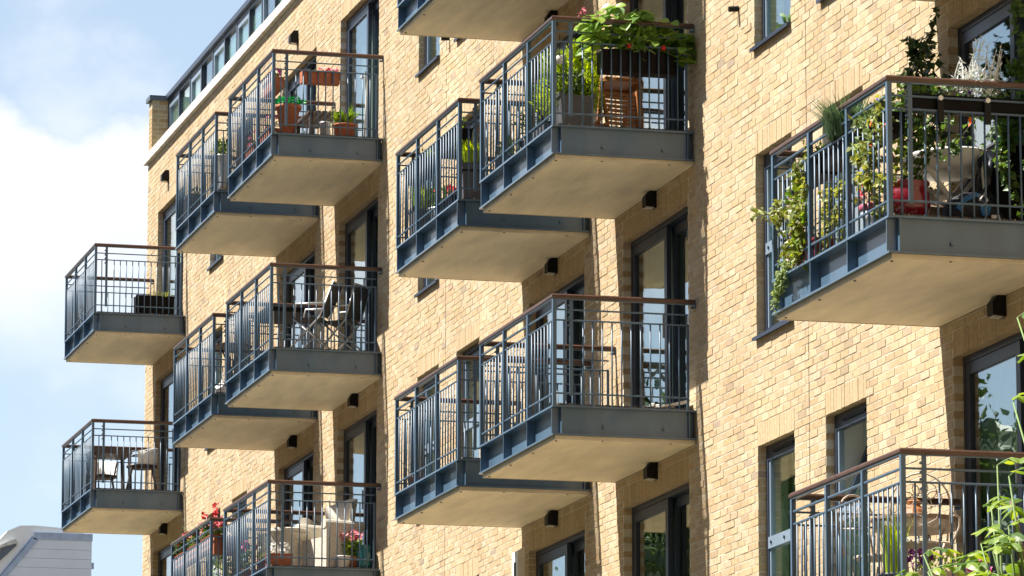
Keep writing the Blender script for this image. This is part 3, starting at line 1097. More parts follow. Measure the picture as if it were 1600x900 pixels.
bal_list = [
    (XA, H, 'balcony at the far left corner with a black trough planter, upper of two'),
    (XA, 0, 'balcony at the far left corner with two white chairs, lower of two'),
    (XB, H, 'balcony with the tall zinc planter, just left of the terracotta pots'),
    (XB, 0, 'nearly empty small balcony just left of the two sling chairs'),
    (XB, -H, 'balcony hung with red geraniums at the lower left'),
    (XC, H, 'balcony with terracotta pots under the sloping parapet'),
    (XC, 0, 'balcony with two folding sling chairs and a table'),
    (XC, -H, 'balcony with cream wicker armchairs and flower pots'),
    (XD, H, 'balcony cropped by the top edge of the photo, only its underside whole'),
    (XD, 0, 'balcony with black hanging troughs and a grey planter in its corner'),
    (XD, -H, 'balcony with one tiny terracotta pot by its far post'),
    (XE, H, 'balcony above the hydrangea balcony, out of the picture'),
    (XE, 0, 'balcony with the hydrangea trough and orange wooden furniture'),
    (XE, -H, 'bare balcony with nothing on its deck, centre right'),
    (XF, 0, 'balcony at the top right corner showing only an underside sliver'),
    (XF, -H, 'balcony overgrown with vines, with a crimson pot at its corner'),
    (XF + 0.205, -2 * H - 0.145, 'balcony with wrought iron chairs at the lower right'),
]
B0 = None
for X, z, lb in bal_list:
    loc = (X, 0, z)
    first = B0 is None
    b_ = make_balcony(loc, lb) if first else dup(B0, loc, lb, BG)
    B0 = B0 or b_
    if z < -2 * H - 0.1:
        b_.scale = (0.925, 1, 1)
#PART2

# ------------------------------------------------------------------ plants and furniture
DK = 0.026                       # top of the deck boards
PR = random.Random(77)


def rv(r):
    return Vector((r.gauss(0, 1), r.gauss(0, 1), r.gauss(0, 1))).normalized()


def foliage(n, c, rad, size, r=PR, up=0.5, wid=0.5, shell=0.55, mb=None):
    """leaf-shaped faces spread through an ellipsoid, uneven and open"""
    mb = mb or MB()
    c, rad = Vector(c), Vector(rad)
    for _ in range(n):
        v = rv(r) * (shell + (1 - shell) * r.random()) * r.uniform(0.75, 1.12)
        p = c + Vector((v.x * rad.x, v.y * rad.y, v.z * rad.z))
        d = (v + Vector((0, 0, up)) + rv(r) * 0.7).normalized()
        L = size * r.uniform(0.6, 1.3)
        mb.leaf(p - d * L * 0.4, d, rv(r) + Vector((0, 0, 0.8)), L, L * wid * r.uniform(0.8, 1.2), 0.3, r.uniform(0, 0.3))
    return mb


def blades(n, c, r0, h, r=PR, w=0.012, spread=0.5, mb=None):
    mb = mb or MB()
    for _ in range(n):
        a = r.uniform(0, 2 * math.pi)
        q = r0 * math.sqrt(r.random())
        b = Vector((c[0] + q * math.cos(a), c[1] + q * math.sin(a), c[2]))
        out = Vector((math.cos(a), math.sin(a), 0)) * spread * r.uniform(0.2, 1.1)
        hh = h * r.uniform(0.6, 1.15)
        side = Vector((-math.sin(a), math.cos(a), 0)) * w * r.uniform(0.7, 1.4)
        p1 = b + Vector((0, 0, hh * 0.55)) + out * hh * 0.3
        p2 = b + Vector((0, 0, hh * r.uniform(0.75, 1.0))) + out * hh
        k = len(mb.v)
        mb.v += [tuple(b - side), tuple(b + side), tuple(p1 + side), tuple(p1 - side), tuple(p2)]
        mb.f += [(k, k + 1, k + 2, k + 3), (k + 3, k + 2, k + 4)]
    return mb


def heads(n, c, rad, size, r=PR, petals=5, mb=None):
    """flower heads: little rosettes of petals"""
    mb = mb or MB()
    for _ in range(n):
        v = rv(r)
        p = Vector(c) + Vector((v.x * rad[0], v.y * rad[1], v.z * rad[2]))
        ax = (rv(r) * 0.6 + Vector((0.5, -0.5, 0.4))).normalized()
        s1 = ax.cross(Vector((0, 0, 1))).normalized()
        s2 = ax.cross(s1)
        for q in range(petals):
            t = 2 * math.pi * q / petals
            mb.leaf(p, (s1 * math.cos(t) + s2 * math.sin(t) + ax * 0.3), ax, size * r.uniform(0.8, 1.2), size * 0.9, 0.2, 0.1)
    return mb


def flower_pot(rt, rb, h, rim=0.12):
    return MB().lathe([(rb, 0), (rb + (rt - rb) * 0.8, h * (1 - rim)), (rt * 1.07, h * (1 - rim) + 0.003), (rt * 1.09, h), (rt * 0.95, h), (rt * 0.92, h * 0.93)], 20)


def trough_mb(l, w, h, along='x', taper=0.82):
    m_ = MB()
    pr = [(-w / 2 * taper, 0), (w / 2 * taper, 0), (w / 2 * 0.97, h * 0.88), (w / 2 * 1.06, h * 0.89), (w / 2 * 1.06, h), (w / 2 * 0.92, h), (w / 2 * 0.9, h * 0.94), (-w / 2 * 0.9, h * 0.94),
          (-w / 2 * 0.92, h), (-w / 2 * 1.06, h), (-w / 2 * 1.06, h * 0.89), (-w / 2 * 0.97, h * 0.88)]
    if along == 'x':
        m_.prism(pr, 0, -l / 2, l / 2)
    else:
        m_.prism([(p[0], p[1]) for p in pr], 1, -l / 2, l / 2)
    return m_


def stemset(n, c, r0, top, rad, r=PR, th=0.006):
    m_ = MB()
    for _ in range(n):
        v = rv(r)
        b = Vector((c[0] + r.uniform(-r0, r0), c[1] + r.uniform(-r0, r0), c[2]))
        e_ = Vector((c[0] + v.x * rad, c[1] + v.y * rad, c[2] + top * r.uniform(0.5, 1)))
        m_.tube([b, (b + e_) / 2 + rv(r) * 0.03, e_], [th, th * 0.8, th * 0.4], 5)
    return m_


def at(X, u, d, fl, z=DK):
    return (X + u, -d, fl * H + z)


# ---- terracotta pot balcony (C, upper)
X, fl = XC, 1
t = thing('potted_plant', 'tall tapering terracotta pot with an emerald leafy plant behind the corner post', 'potted plant', at(X, -0.30, 1.20, fl))
obj('pot', flower_pot(0.165, 0.095, 0.40), M_TERRA, t, True)
obj('soil', MB().lathe([(0.15, 0.365), (0.14, 0.375)], 14), M_SOIL, t)
obj('foliage', foliage(190, (0, 0, 0.45), (0.21, 0.21, 0.075), 0.075), L_EMER, t)
obj('stem', stemset(10, (0, 0, 0.37), 0.06, 0.1, 0.14), M_GSTEM, t)
t = thing('potted_plant', 'round terracotta pot with strappy green plant near the glass door', 'potted plant', at(X, -0.40, 0.42, fl))
obj('pot', flower_pot(0.155, 0.105, 0.21), M_TERRA, t, True)
obj('soil', MB().lathe([(0.14, 0.19), (0.13, 0.2)], 14), M_SOIL, t)
obj('foliage', blades(70, (0, 0, 0.2), 0.09, 0.22, w=0.014, spread=0.9), L_FRESH, t)
obj('flower', foliage(60, (-0.02, -0.10, 0.26), (0.13, 0.1, 0.08), 0.05), L_FRESH, t)
obj('tall_blade', blades(9, (0.02, 0.07, 0.2), 0.03, 0.38, w=0.008, spread=0.2), L_MID, t)
t = thing('planter_trough', 'terracotta trough with sparse pink flowers hung high on the side rail', 'planter', at(X, -0.125, 0.82, fl, 0.70))
obj('trough', trough_mb(0.50, 0.17, 0.165, 'y'), M_TERRA, t)
obj('flower', heads(22, (0, 0.12, 0.20), (0.06, 0.13, 0.03), 0.026), F_PINK, t)
obj('foliage', foliage(26, (0, 0.06, 0.18), (0.06, 0.18, 0.03), 0.035), L_MID, t)
obj('bracket', MB().box(0.09, 0.105, -0.17, -0.15, -0.02, 0.18).box(0.09, 0.105, 0.15, 0.17, -0.02, 0.18), M_STEEL, t)
t = thing('planter_trough', 'terracotta trough hung inside the front rail with magenta flowers', 'planter', at(X, -0.62, 1.33, fl, 0.66))
obj('trough', trough_mb(0.6, 0.17, 0.165), M_TERRA, t)
obj('flower', heads(26, (0, 0, 0.25), (0.28, 0.06, 0.07), 0.03), F_MAG, t)
obj('foliage', foliage(60, (0, 0, 0.19), (0.28, 0.08, 0.06), 0.05), L_MID, t)
for u, lb in ((-0.95, 'terracotta trough on the deck along the front bars, nearer the corner post'), (-2.05, 'terracotta trough on the deck along the front bars, farther from the corner post')):
    t = thing('planter_trough', lb, 'planter', at(X, u, 1.30, fl), 0, 'terracotta troughs standing on the deck')
    obj('trough', trough_mb(0.75, 0.18, 0.17), M_TERRA, t)
    obj('foliage', foliage(50, (0, 0, 0.22), (0.33, 0.07, 0.09), 0.045), L_MID, t)
    obj('flower', heads(20, (0, 0, 0.3), (0.3, 0.06, 0.12), 0.026), F_PINK, t)
t = thing('bench', 'dark slatted wooden bench behind the terracotta pots', 'bench', at(X, -1.55, 0.55, fl))
for i in range(5):
    obj('slat', MB().box(-0.5, 0.5, -0.22 + i * 0.09, -0.145 + i * 0.09, 0.50, 0.53), M_DKWOOD, t)
for sx in (-0.42, 0.42):
    for sy in (-0.17, 0.17):
        obj('leg', MB().box(sx - 0.025, sx + 0.025, sy - 0.025, sy + 0.025, 0, 0.499), M_DKWOOD, t)
t = thing('metal_pot', 'small silver metal pot beside the round terracotta pot', 'pot', at(X, -0.80, 0.60, fl))
obj('pot', MB().lathe([(0.055, 0), (0.07, 0.3), (0.075, 0.305), (0.075, 0.32), (0.062, 0.32), (0.06, 0.29)], 16), M_ZINC, t, True)
t = thing('walking_cane', 'white hooked cane leaning at the terracotta pot balcony door', 'cane', at(X, -0.45, 0.13, fl))
obj('shaft', MB().tube([(0, -0.02, 0), (0, 0.0, 0.5), (0, 0.01, 0.83), (0, -0.012, 0.88), (0, -0.05, 0.89), (0, -0.08, 0.86)], 0.012, 8), M_WHITE, t, True)

# ---- zinc planter balcony (B, upper)
t = thing('potted_plant', 'tall pale zinc planter with a leafy bush', 'potted plant', at(XB, -0.28, 1.30, 1))
obj('pot', MB().lathe([(0.085, 0), (0.125, 0.50), (0.135, 0.505), (0.135, 0.52), (0.118, 0.52), (0.115, 0.49)], 20), M_ZINC, t, True)
obj('foliage', foliage(150, (0, 0, 0.64), (0.15, 0.15, 0.15), 0.07), L_MID, t)
obj('flower', foliage(26, (0, -0.03, 0.62), (0.15, 0.15, 0.13), 0.06), L_YEL, t)
obj('stem', stemset(12, (0, 0, 0.48), 0.05, 0.26, 0.1), M_STEM, t)
t = thing('planter_box', 'low grey planter box at the far end of the zinc planter balcony', 'planter', at(XB, -2.62, 1.28, 1))
obj('box', trough_mb(0.5, 0.2, 0.42, 'x', 0.95), M_PLASTG, t)
obj('foliage', foliage(40, (0, 0, 0.46), (0.2, 0.08, 0.06), 0.05), L_DARK, t)

# ---- far left balconies (A)
t = thing('planter_trough', 'long black trough with thin shoots on the upper far left balcony deck', 'planter', at(XA, -0.36, 0.45, 1))
obj('trough', trough_mb(0.62, 0.22, 0.325, 'y', 0.9), M_PLASTB, t)
obj('soil', MB().box(-0.08, 0.08, -0.28, 0.28, 0.30, 0.312), M_SOIL, t)
obj('foliage', blades(40, (0, 0.1, 0.31), 0.2, 0.11, w=0.006, spread=0.8), L_YEL, t)
t = thing('potted_plant', 'straggly dry plant at the front bars of the upper far left balcony', 'potted plant', at(XA, -2.6, 1.28, 1))
obj('pot', flower_pot(0.12, 0.08, 0.16), M_TERRA, t, True)
obj('foliage', foliage(90, (0, 0, 0.34), (0.2, 0.12, 0.2), 0.035), L_DRY, t)
obj('stem', stemset(12, (0, 0, 0.15), 0.03, 0.35, 0.18, th=0.004), M_STEM, t)

t = thing('table', 'dark brown square table on the lower far left balcony', 'table', at(XA, -1.15, 1.00, 0))
obj('tabletop', MB().box(-0.38, 0.38, -0.31, 0.31, 0.655, 0.74), M_DKWOOD, t)
for sx in (-0.33, 0.33):
    for sy in (-0.27, 0.27):
        obj('leg', MB().bar((sx, sy, 0.654), (sx * 1.05, sy * 1.08, 0), 0.05, 0.04), M_DKWOOD, t)


def shell_chair(loc, rz, label):
    t = thing('chair', label, 'chair', loc, rz, 'white armchairs on the far left balcony')
    # faces +x: curved white seat and wrap-round back on thin brown legs
    s_ = MB()
    n = 14
    for i in range(n + 1):
        a = R(75 + 210 * i / n)
        rx, ry = 0.25, 0.26
        for (z, k) in ((0.44, 0.86), (0.52, 0.97), (0.66 + 0.06 * max(0, -math.cos(a)), 1.03), (0.665 + 0.06 * max(0, -math.cos(a)), 0.98), (0.53, 0.92), (0.46, 0.80)):
            s_.v.append((rx * math.cos(a) * k, ry * math.sin(a) * k, z))
    for i in range(n):
        for j in range(5):
            a = i * 6 + j
            s_.f.append((a, a + 1, a + 7, a + 6))
    s_.f.append(tuple(range(6)))
    s_.f.append(tuple(reversed(range(n * 6, n * 6 + 6))))
    obj('backrest', s_, M_WHITE, t, True)
    obj('seat', MB().lathe([(0.20, 0.40), (0.25, 0.42), (0.25, 0.445), (0.2, 0.455)], 20), M_DKWOOD, t, True)
    for sx, sy in ((1, 1), (1, -1), (-1, 1), (-1, -1)):
        obj('leg', MB().tube([(0.16 * sx, 0.16 * sy, 0.41), (0.25 * sx, 0.23 * sy, 0)], [0.017, 0.011], 7), M_DKWOOD, t)
    for sy in (1, -1):
        obj('armrest', MB().tube([(-0.08, 0.25 * sy, 0.665), (0.12, 0.245 * sy, 0.655), (0.2, 0.23 * sy, 0.62), (0.2, 0.2 * sy, 0.43)], 0.014, 6), M_DKWOOD, t)
    return t


shell_chair(at(XA, -0.62, 0.56, 0), R(-100), 'white armchair standing between the dark table and the brick')
shell_chair(at(XA, -1.95, 0.98, 0), R(-10), 'white armchair half hidden behind the dark table')

# ---- sling chairs and table (C, middle)


def sling_chair(loc, rz, label, tilt=0.30):
    t = thing('folding_chair', label, 'chair', loc, rz, 'folding sling chairs on the middle left balcony')
    w = 0.21
    # faces +y in its own frame
    for s in (-1, 1):
        obj('back_frame', MB().tube([(s * w, -0.16 - tilt, 0.92), (s * w, -0.14, 0.46), (s * w, 0.30, 0.01)], 0.0125, 7), M_ALU, t, True)
        obj('leg', MB().tube([(s * (w - 0.03), 0.22, 0.455), (s * (w - 0.03), -0.28, 0.01)], 0.0125, 7), M_ALU, t, True)
        obj('armrest', MB().tube([(s * (w + 0.02), -0.2, 0.64), (s * (w + 0.02), 0.17, 0.64), (s * (w - 0.02), 0.2, 0.46)], 0.014, 6), M_ALU, t, True)
    b = MB()
    n = 8
    for i in range(n + 1):
        k = i / n
        sag = 0.018 * math.sin(math.pi * k)
        y0, z0, y1, z1 = -0.14, 0.50, -0.16 - tilt, 0.915
        b.v += [(-w + 0.01, y0 + (y1 - y0) * k - sag, z0 + (z1 - z0) * k), (w - 0.01, y0 + (y1 - y0) * k - sag, z0 + (z1 - z0) * k)]
    b.f += [(2 * i, 2 * i + 1, 2 * i + 3, 2 * i + 2) for i in range(n)]
    nb = len(b.v)
    b.v += [(v[0], v[1] + 0.006, v[2]) for v in b.v[:nb]]
    b.f += [tuple(nb + q for q in reversed(f)) for f in b.f[:n]]
    obj('backrest', b, M_TEXT, t)
    obj('seat', MB().box(-w + 0.015, w - 0.015, -0.15, 0.22, 0.447, 0.462), M_TEXT, t)
    obj('crossbar', MB().tube([(-w, -0.16 - tilt, 0.92), (w, -0.16 - tilt, 0.92)], 0.0125, 7).tube([(-w, 0.29, 0.03), (w, 0.29, 0.03)], 0.009, 6), M_ALU, t, True)
    return t


sling_chair(at(XC, -0.60, 0.78, 0), R(152), 'folding sling chair with the tall upright back, next to the grey table', 0.17)
sling_chair(at(XC, -0.70, 0.36, 0), R(140), 'folding sling chair nearest the glass door, back turned to it', 0.12)
t = thing('table', 'grey garden table behind the sling chairs', 'table', at(XC, -1.70, 0.95, 0))
obj('tabletop', MB().box(-0.55, 0.55, -0.30, 0.30, 0.715, 0.745), M_PLASTG, t)
obj('apron', MB().box(-0.5, 0.5, -0.26, 0.26, 0.66, 0.714), M_BLACK, t)
for sx in (-0.48, 0.48):
    for sy in (-0.24, 0.24):
        obj('leg', MB().tube([(sx, sy, 0.66), (sx * 1.02, sy * 1.02, 0)], 0.018, 7), M_ALU, t)
t = thing('side_table', 'small dark folding table on the balcony left of the sling chairs', 'table', at(XB, -0.55, 1.1, 0))
obj('tabletop', MB().lathe([(0.27, 0.70), (0.28, 0.71), (0.28, 0.725), (0.27, 0.73)], 20), M_DKWOOD, t)
for s in (-1, 1):
    obj('leg', MB().tube([(0.2 * s, 0.1, 0.70), (-0.2 * s, -0.1, 0)], 0.012, 6).tube([(0.2 * s, -0.1, 0.70), (-0.2 * s, 0.1, 0)], 0.012, 6), M_BLACK, t)
t = thing('plastic_bag', 'crumpled white bag on the deck by the corner post of the nearly empty balcony', 'bag', at(XB, -0.3, 1.27, 0))
b = MB().lathe([(0.05, 0), (0.1, 0.02), (0.11, 0.08), (0.08, 0.13), (0.03, 0.17), (0.04, 0.2)], 14)
b.v = [(v[0] * PR.uniform(.8, 1.2), v[1] * PR.uniform(.8, 1.2), v[2] * PR.uniform(.9, 1.1)) for v in b.v]
obj('bag', b, M_WHITE, t, False)

# ---- wicker balcony (C, lower)
t = thing('armchair', 'cream woven armchair with high back against the glass door', 'armchair', at(XC, -0.72, 0.50, -1), R(200))
obj('seat', MB().box(-0.28, 0.28, -0.28, 0.26, 0.04, 0.42), M_CREAM, t)
bk = MB()
n = 9
for i in range(n + 1):
    a = R(200 + 140 * i / n)
    for (z, k) in ((0.40, 0.92), (0.72, 1.0), (0.98 - 0.10 * abs(math.cos(a)) ** 2, 1.1), (0.98 - 0.10 * abs(math.cos(a)) ** 2, 0.98), (0.7, 0.86), (0.40, 0.8)):
        bk.v.append((0.33 * math.cos(a) * k, 0.31 * math.sin(a) * k, z))
for i in range(n):
    for j in range(5):
        a = i * 6 + j
        bk.f.append((a, a + 1, a + 7, a + 6))
bk.f.append(tuple(range(6)))
bk.f.append(tuple(reversed(range(n * 6, n * 6 + 6))))
obj('backrest', bk, M_CREAM, t, True)
for s in (-1, 1):
    obj('armrest', MB().box(s * 0.32 - 0.055, s * 0.32 + 0.055, -0.25, 0.3, 0.02, 0.58).tube([(s * 0.32, -0.28, 0.58), (s * 0.32, 0.31, 0.58)], 0.062, 10), M_CREAM, t)
t = thing('armchair', 'cream woven armchair at the balcony corner, partly behind the rails', 'armchair', at(XC, -1.45, 0.95, -1), R(155))
obj('seat', MB().box(-0.26, 0.26, -0.26, 0.26, 0.04, 0.40), M_CREAM, t)
for s in (-1, 1):
    obj('armrest', MB().box(s * 0.31 - 0.05, s * 0.31 + 0.05, -0.25, 0.28, 0.02, 0.54), M_CREAM, t)
obj('backrest', MB().box(-0.3, 0.3, -0.36, -0.26, 0.03, 0.74), M_CREAM, t)
t = thing('side_table', 'cream woven side table between the wicker armchairs', 'table', at(XC, -0.95, 1.0, -1))
obj('tabletop', MB().lathe([(0.25, 0.52), (0.27, 0.53), (0.27, 0.56), (0.25, 0.57)], 22), M_CREAM, t)
obj('pedestal', MB().lathe([(0.2, 0), (0.14, 0.1), (0.13, 0.4), (0.2, 0.519)], 16), M_CREAM, t)
t = thing('vase', 'teal glazed vase beside the pink flowers', 'vase', at(XC, -0.25, 0.17, -1))
obj('body', MB().lathe([(0.075, 0), (0.095, 0.06), (0.10, 0.15), (0.09, 0.25), (0.095, 0.30), (0.10, 0.305), (0.085, 0.305), (0.08, 0.27)], 20), M_TEAL, t, True)
t = thing('potted_plant', 'terracotta pot of pink flowers over bright green leaves next to the teal vase', 'potted plant', at(XC, -0.30, 0.31, -1))
obj('pot', flower_pot(0.10, 0.075, 0.15), M_TERRA, t, True)
obj('foliage', foliage(120, (0, 0, 0.28), (0.13, 0.13, 0.14), 0.075), L_FRESH, t)
obj('flower', heads(34, (0, 0, 0.43), (0.13, 0.14, 0.06), 0.032), F_PINK, t)
t = thing('flower_pot', 'small white flower pot standing in front of the wicker armchair', 'pot', at(XC, -0.25, 0.43, -1))
obj('pot', flower_pot(0.095, 0.07, 0.16), M_WHITE, t, True)
obj('soil', MB().lathe([(0.08, 0.14), (0.07, 0.15)], 12), M_SOIL, t)
t = thing('planter_trough', 'low terracotta trough of white flowers at the corner post of the wicker balcony', 'planter', at(XC, -0.26, 1.27, -1))
obj('trough', trough_mb(0.32, 0.18, 0.16, 'y'), M_TERRA, t)
obj('foliage', foliage(70, (0, 0, 0.2), (0.1, 0.16, 0.06), 0.05), L_SILV, t)
obj('flower', heads(26, (0, 0, 0.24), (0.1, 0.15, 0.07), 0.025), F_WHITE, t)
t = thing('potted_plant', 'terracotta pot with tall magenta flower at the front bars of the wicker balcony', 'potted plant', at(XC, -2.45, 1.25, -1))
obj('pot', flower_pot(0.12, 0.09, 0.2), M_TERRA, t, True)
obj('foliage', foliage(80, (0, 0, 0.35), (0.16, 0.14, 0.14), 0.06), L_MID, t)
obj('flower', heads(14, (0, 0, 0.52), (0.1, 0.1, 0.08), 0.035), F_MAG, t)
t = thing('potted_plant', 'terracotta pot of pale blooms on the deck behind the middle front bars', 'potted plant', at(XC, -1.1, 1.28, -1))
obj('pot', flower_pot(0.11, 0.08, 0.17), M_TERRA, t, True)
obj('foliage', foliage(60, (0, 0, 0.25), (0.14, 0.12, 0.09), 0.05), L_IVY, t)
obj('flower', heads(16, (0, 0, 0.3), (0.12, 0.1, 0.06), 0.03), F_WHITE, t)

# ---- geranium balcony (B, lower)
for u, sd, lb, fm in ((-0.55, 1, 'rail trough of scarlet geraniums nearest the corner post', F_RED), (-1.55, 2, 'rail trough of salmon and white geraniums in the middle of the front rail', F_PINK),
                      (-2.55, 3, 'rail trough with scarlet geraniums at the far end of the front rail', F_RED)):
    t = thing('geranium_trough', lb, 'planter', at(XB, u, 1.34, -1, 0.74))
    obj('trough', trough_mb(0.8, 0.17, 0.17), M_TERRA, t)
    obj('foliage', foliage(130, (0, 0, 0.26), (0.42, 0.12, 0.11), 0.065, wid=0.9), L_MID, t)
    obj('stem', stemset(14, (0, 0, 0.16), 0.2, 0.35, 0.3, th=0.004), M_GSTEM, t)
    for k in range(6):
        c = (PR.uniform(-0.4, 0.4), PR.uniform(-0.1, 0.08), PR.uniform(0.30, 0.48 if k else 0.66))
        obj('flower', heads(11, c, (0.045, 0.045, 0.04), 0.026), fm if k != 2 else F_PINK, t)
t = thing('planter_trough', 'terracotta trough of pink geraniums on the side rail, lower left', 'planter', at(XB, -0.13, 1.22, -1, 0.62))
obj('trough', trough_mb(0.38, 0.18, 0.25, 'y'), M_TERRA, t)
obj('foliage', foliage(70, (0, 0, 0.34), (0.1, 0.2, 0.09), 0.06, wid=0.9), L_MID, t)
for k in range(5):
    obj('flower', heads(11, (PR.uniform(-.08, .06), PR.uniform(-.18, .18), PR.uniform(.36, .5)), (0.045, 0.045, 0.04), 0.026), F_RED if k % 2 else F_PINK, t)
t = thing('potted_plant', 'bushy plant with white blooms on the deck below the scarlet geraniums', 'potted plant', at(XB, -0.28, 1.22, -1))
obj('pot', flower_pot(0.14, 0.10, 0.2), M_PLASTG, t, True)
obj('foliage', foliage(150, (0, 0, 0.42), (0.2, 0.2, 0.2), 0.06), L_IVY, t)
obj('flower', heads(20, (0, 0, 0.5), (0.18, 0.18, 0.14), 0.03), F_WHITE, t)

# ---- black trough balcony (D, middle)
for u, lb in ((-0.85, 'black trough hung inside the rails nearer the corner post, trailing stems'), (-2.45, 'black trough hung inside the rails at the far post')):
    t = thing('planter_trough', lb, 'planter', at(XD, u, 1.31, 0, 0.70), 0, 'black troughs hung inside the rails')
    obj('trough', trough_mb(0.85, 0.20, 0.18), M_PLASTB, t)
    obj('foliage', foliage(46, (0, 0, 0.20), (0.4, 0.08, 0.06), 0.055), L_DARK, t)
    obj('flower', foliage(20, (0.3, 0, 0.24), (0.16, 0.07, 0.06), 0.06), L_FRESH, t)
t = thing('planter_box', 'tall grey planter with a lime green conifer at the balcony corner', 'planter', at(XD, -0.36, 1.25, 0))
obj('box', trough_mb(0.25, 0.25, 0.45, 'x', 0.82), M_PLASTG, t)
obj('band', MB().box(-0.135, 0.135, -0.135, 0.135, 0.33, 0.345), M_PLASTB, t)
obj('foliage', blades(420, (0, 0, 0.44), 0.11, 0.24, w=0.008, spread=0.45), L_CONI, t)
t = thing('planter_trough', 'trough of red flowers on the deck by the grey corner planter', 'planter', at(XD, -0.95, 1.30, 0))
obj('trough', trough_mb(0.6, 0.18, 0.16), M_PLASTB, t)
obj('foliage', foliage(70, (0, 0, 0.2), (0.28, 0.08, 0.08), 0.05), L_MID, t)
obj('flower', heads(34, (0.1, 0, 0.26), (0.25, 0.07, 0.05), 0.03), F_RED, t)
t = thing('planter_box', 'grey planter with a lime green shrub at the far front bars', 'planter', at(XD, -2.5, 1.28, 0))
obj('box', trough_mb(0.28, 0.26, 0.34, 'x', 0.85), M_PLASTG, t)
obj('foliage', blades(280, (0, 0, 0.33), 0.11, 0.3, w=0.008, spread=0.4), L_CONI, t)
t = thing('potted_plant', 'pale green leafy plant on the deck between the lime shrub and the red flowers', 'potted plant', at(XD, -1.75, 1.25, 0))
obj('pot', flower_pot(0.14, 0.1, 0.2), M_ZINC, t, True)
obj('foliage', foliage(110, (0, 0, 0.34), (0.25, 0.14, 0.14), 0.07), L_MID, t)
obj('flower', heads(8, (0.08, 0, 0.36), (0.18, 0.1, 0.1), 0.03), F_RED, t)

# ---- hydrangea balcony (E, middle)
t = thing('hydrangea_trough', 'brown trough overflowing with broad hydrangea leaves on the side rail', 'planter', at(XE, -0.15, 0.56, 0, 0.585))
obj('trough', trough_mb(0.78, 0.21, 0.225, 'y', 0.85), mat('dark_brown_trough', (0.009, 0.007, 0.007), 0.6, var=0.25, vscale=12, spec=0.1), t)
obj('soil', MB().box(-0.08, 0.08, -0.36, 0.36, 0.205, 0.215), M_SOIL, t)
obj('inner_foliage', foliage(330, (0.0, 0.0, 0.38), (0.21, 0.52, 0.17), 0.11, wid=0.8), L_HYD, t)
lm = []
for i in range(6):
    q = MB()
    L, w = 0.128, 0.105
    rows = 5
    for k in range(rows + 1):
        s = k / rows
        hw = w / 2 * math.sin(math.pi * min(1, 0.08 + s * 0.92)) ** 0.7
        z = -0.10 * L * s * s * (1 + i * 0.35)
        q.v += [(-hw, L * s, z + hw * 0.22), (0, L * s, z), (hw, L * s, z + hw * 0.22)]
    for k in range(rows):
        q.f += [(3 * k, 3 * k + 1, 3 * k + 4, 3 * k + 3), (3 * k + 1, 3 * k + 2, 3 * k + 5, 3 * k + 4)]
    me = bpy.data.meshes.new('leaf')
    me.from_pydata(q.v, [], q.f)
    me.materials.append(L_HYD)
    lm.append(me)
for i in range(290):
    v = rv(PR)
    yy = PR.uniform(-0.56, 0.60)
    ztop = 0.50 + 0.12 * math.sin(yy * 5 + 1.9) + (0.10 if yy < -0.2 else 0)
    p = Vector((PR.gauss(0.03, 0.10), yy, PR.uniform(0.20, 1) ** 0.8 * ztop + 0.03))
    d = Vector((p.x * 3 + 0.35, (yy + 0.0) * 0.8, 0.05)) + rv(PR) * 0.75
    d.z *= 0.5
    zax = (Vector((0.35, -0.25, 1.0)) + rv(PR) * 0.45).normalized()
    d = (d - zax * d.dot(zax)).normalized()
    xax = d.cross(zax)
    o = obj('leaf', lm[i % 6], None, t)
    s = PR.uniform(0.7, 1.25)
    o.matrix_local = Matrix(((xax.x * s, d.x * s, zax.x * s, p.x), (xax.y * s, d.y * s, zax.y * s, p.y), (xax.z * s, d.z * s, zax.z * s, p.z), (0, 0, 0, 1)))
obj('stem', stemset(22, (0, 0, 0.2), 0.2, 0.18, 0.15, th=0.006), M_GSTEM, t)
obj('flower', heads(9, (0.0, -0.5, 0.58), (0.1, 0.1, 0.08), 0.022), F_PINK, t)
for yy in (-0.12, 0.24):
    obj('bracket', MB().lathe([(0.022, -0.02), (0.026, 0.0), (0.022, 0.02)], 10, (0.13, yy, 0.26)), mat('red_clip', (0.55, 0.02, 0.02), 0.4), t)
t = thing('potted_shrub', 'grey planter with bright conifer and a small leaved shrub behind the corner post', 'potted plant', at(XE, -0.50, 1.13, 0))
obj('planter', trough_mb(0.36, 0.36, 0.38, 'x', 0.85), M_PLASTG, t)
con = MB()
for (cx, cy, hh, ww) in ((-0.30, -0.17, 0.62, 0.17), (-0.10, 0.02, 0.70, 0.16), (0.02, 0.16, 0.62, 0.15), (-0.2, 0.24, 0.55, 0.13), (-0.52, -0.14, 0.56, 0.15), (0.0, -0.12, 0.55, 0.13)):
    for k in range(5):
        foliage(330, (cx + PR.uniform(-.03, .03), cy + PR.uniform(-.03, .03), 0.30 + hh * (0.12 + 0.17 * k)), (ww * (1 - 0.15 * k), ww * (1 - 0.15 * k), 0.12), 0.055, up=1.0, wid=0.2, shell=0.45, mb=con)
obj('conifer', con, L_CONI, t)
obj('foliage', foliage(330, (0.06, -0.04, 0.50), (0.19, 0.26, 0.14), 0.05), L_DARK, t)
o = obj('leaf_tips', foliage(60, (0.08, -0.1, 0.53), (0.19, 0.24, 0.13), 0.04), L_IVY, t)
o['kind'] = 'stuff'
t = thing('ball_ornament', 'round white openwork ball hanging by the corner post', 'ornament', at(XE, -0.13, 1.365, 0, 0.69))
ic = MB()
ic.lathe([(0.048 * math.sin(math.pi * k / 10), -0.048 * math.cos(math.pi * k / 10)) for k in range(1, 10)], 18)
obj('ball', ic, mat('pitted_white_ball', (0.66, 0.62, 0.54), 0.7, var=0.45, vscale=45), t, True)
obj('thread', MB().tube([(0, 0, 0.045), (0, 0, 0.26)], 0.003, 5), M_BLACK, t)

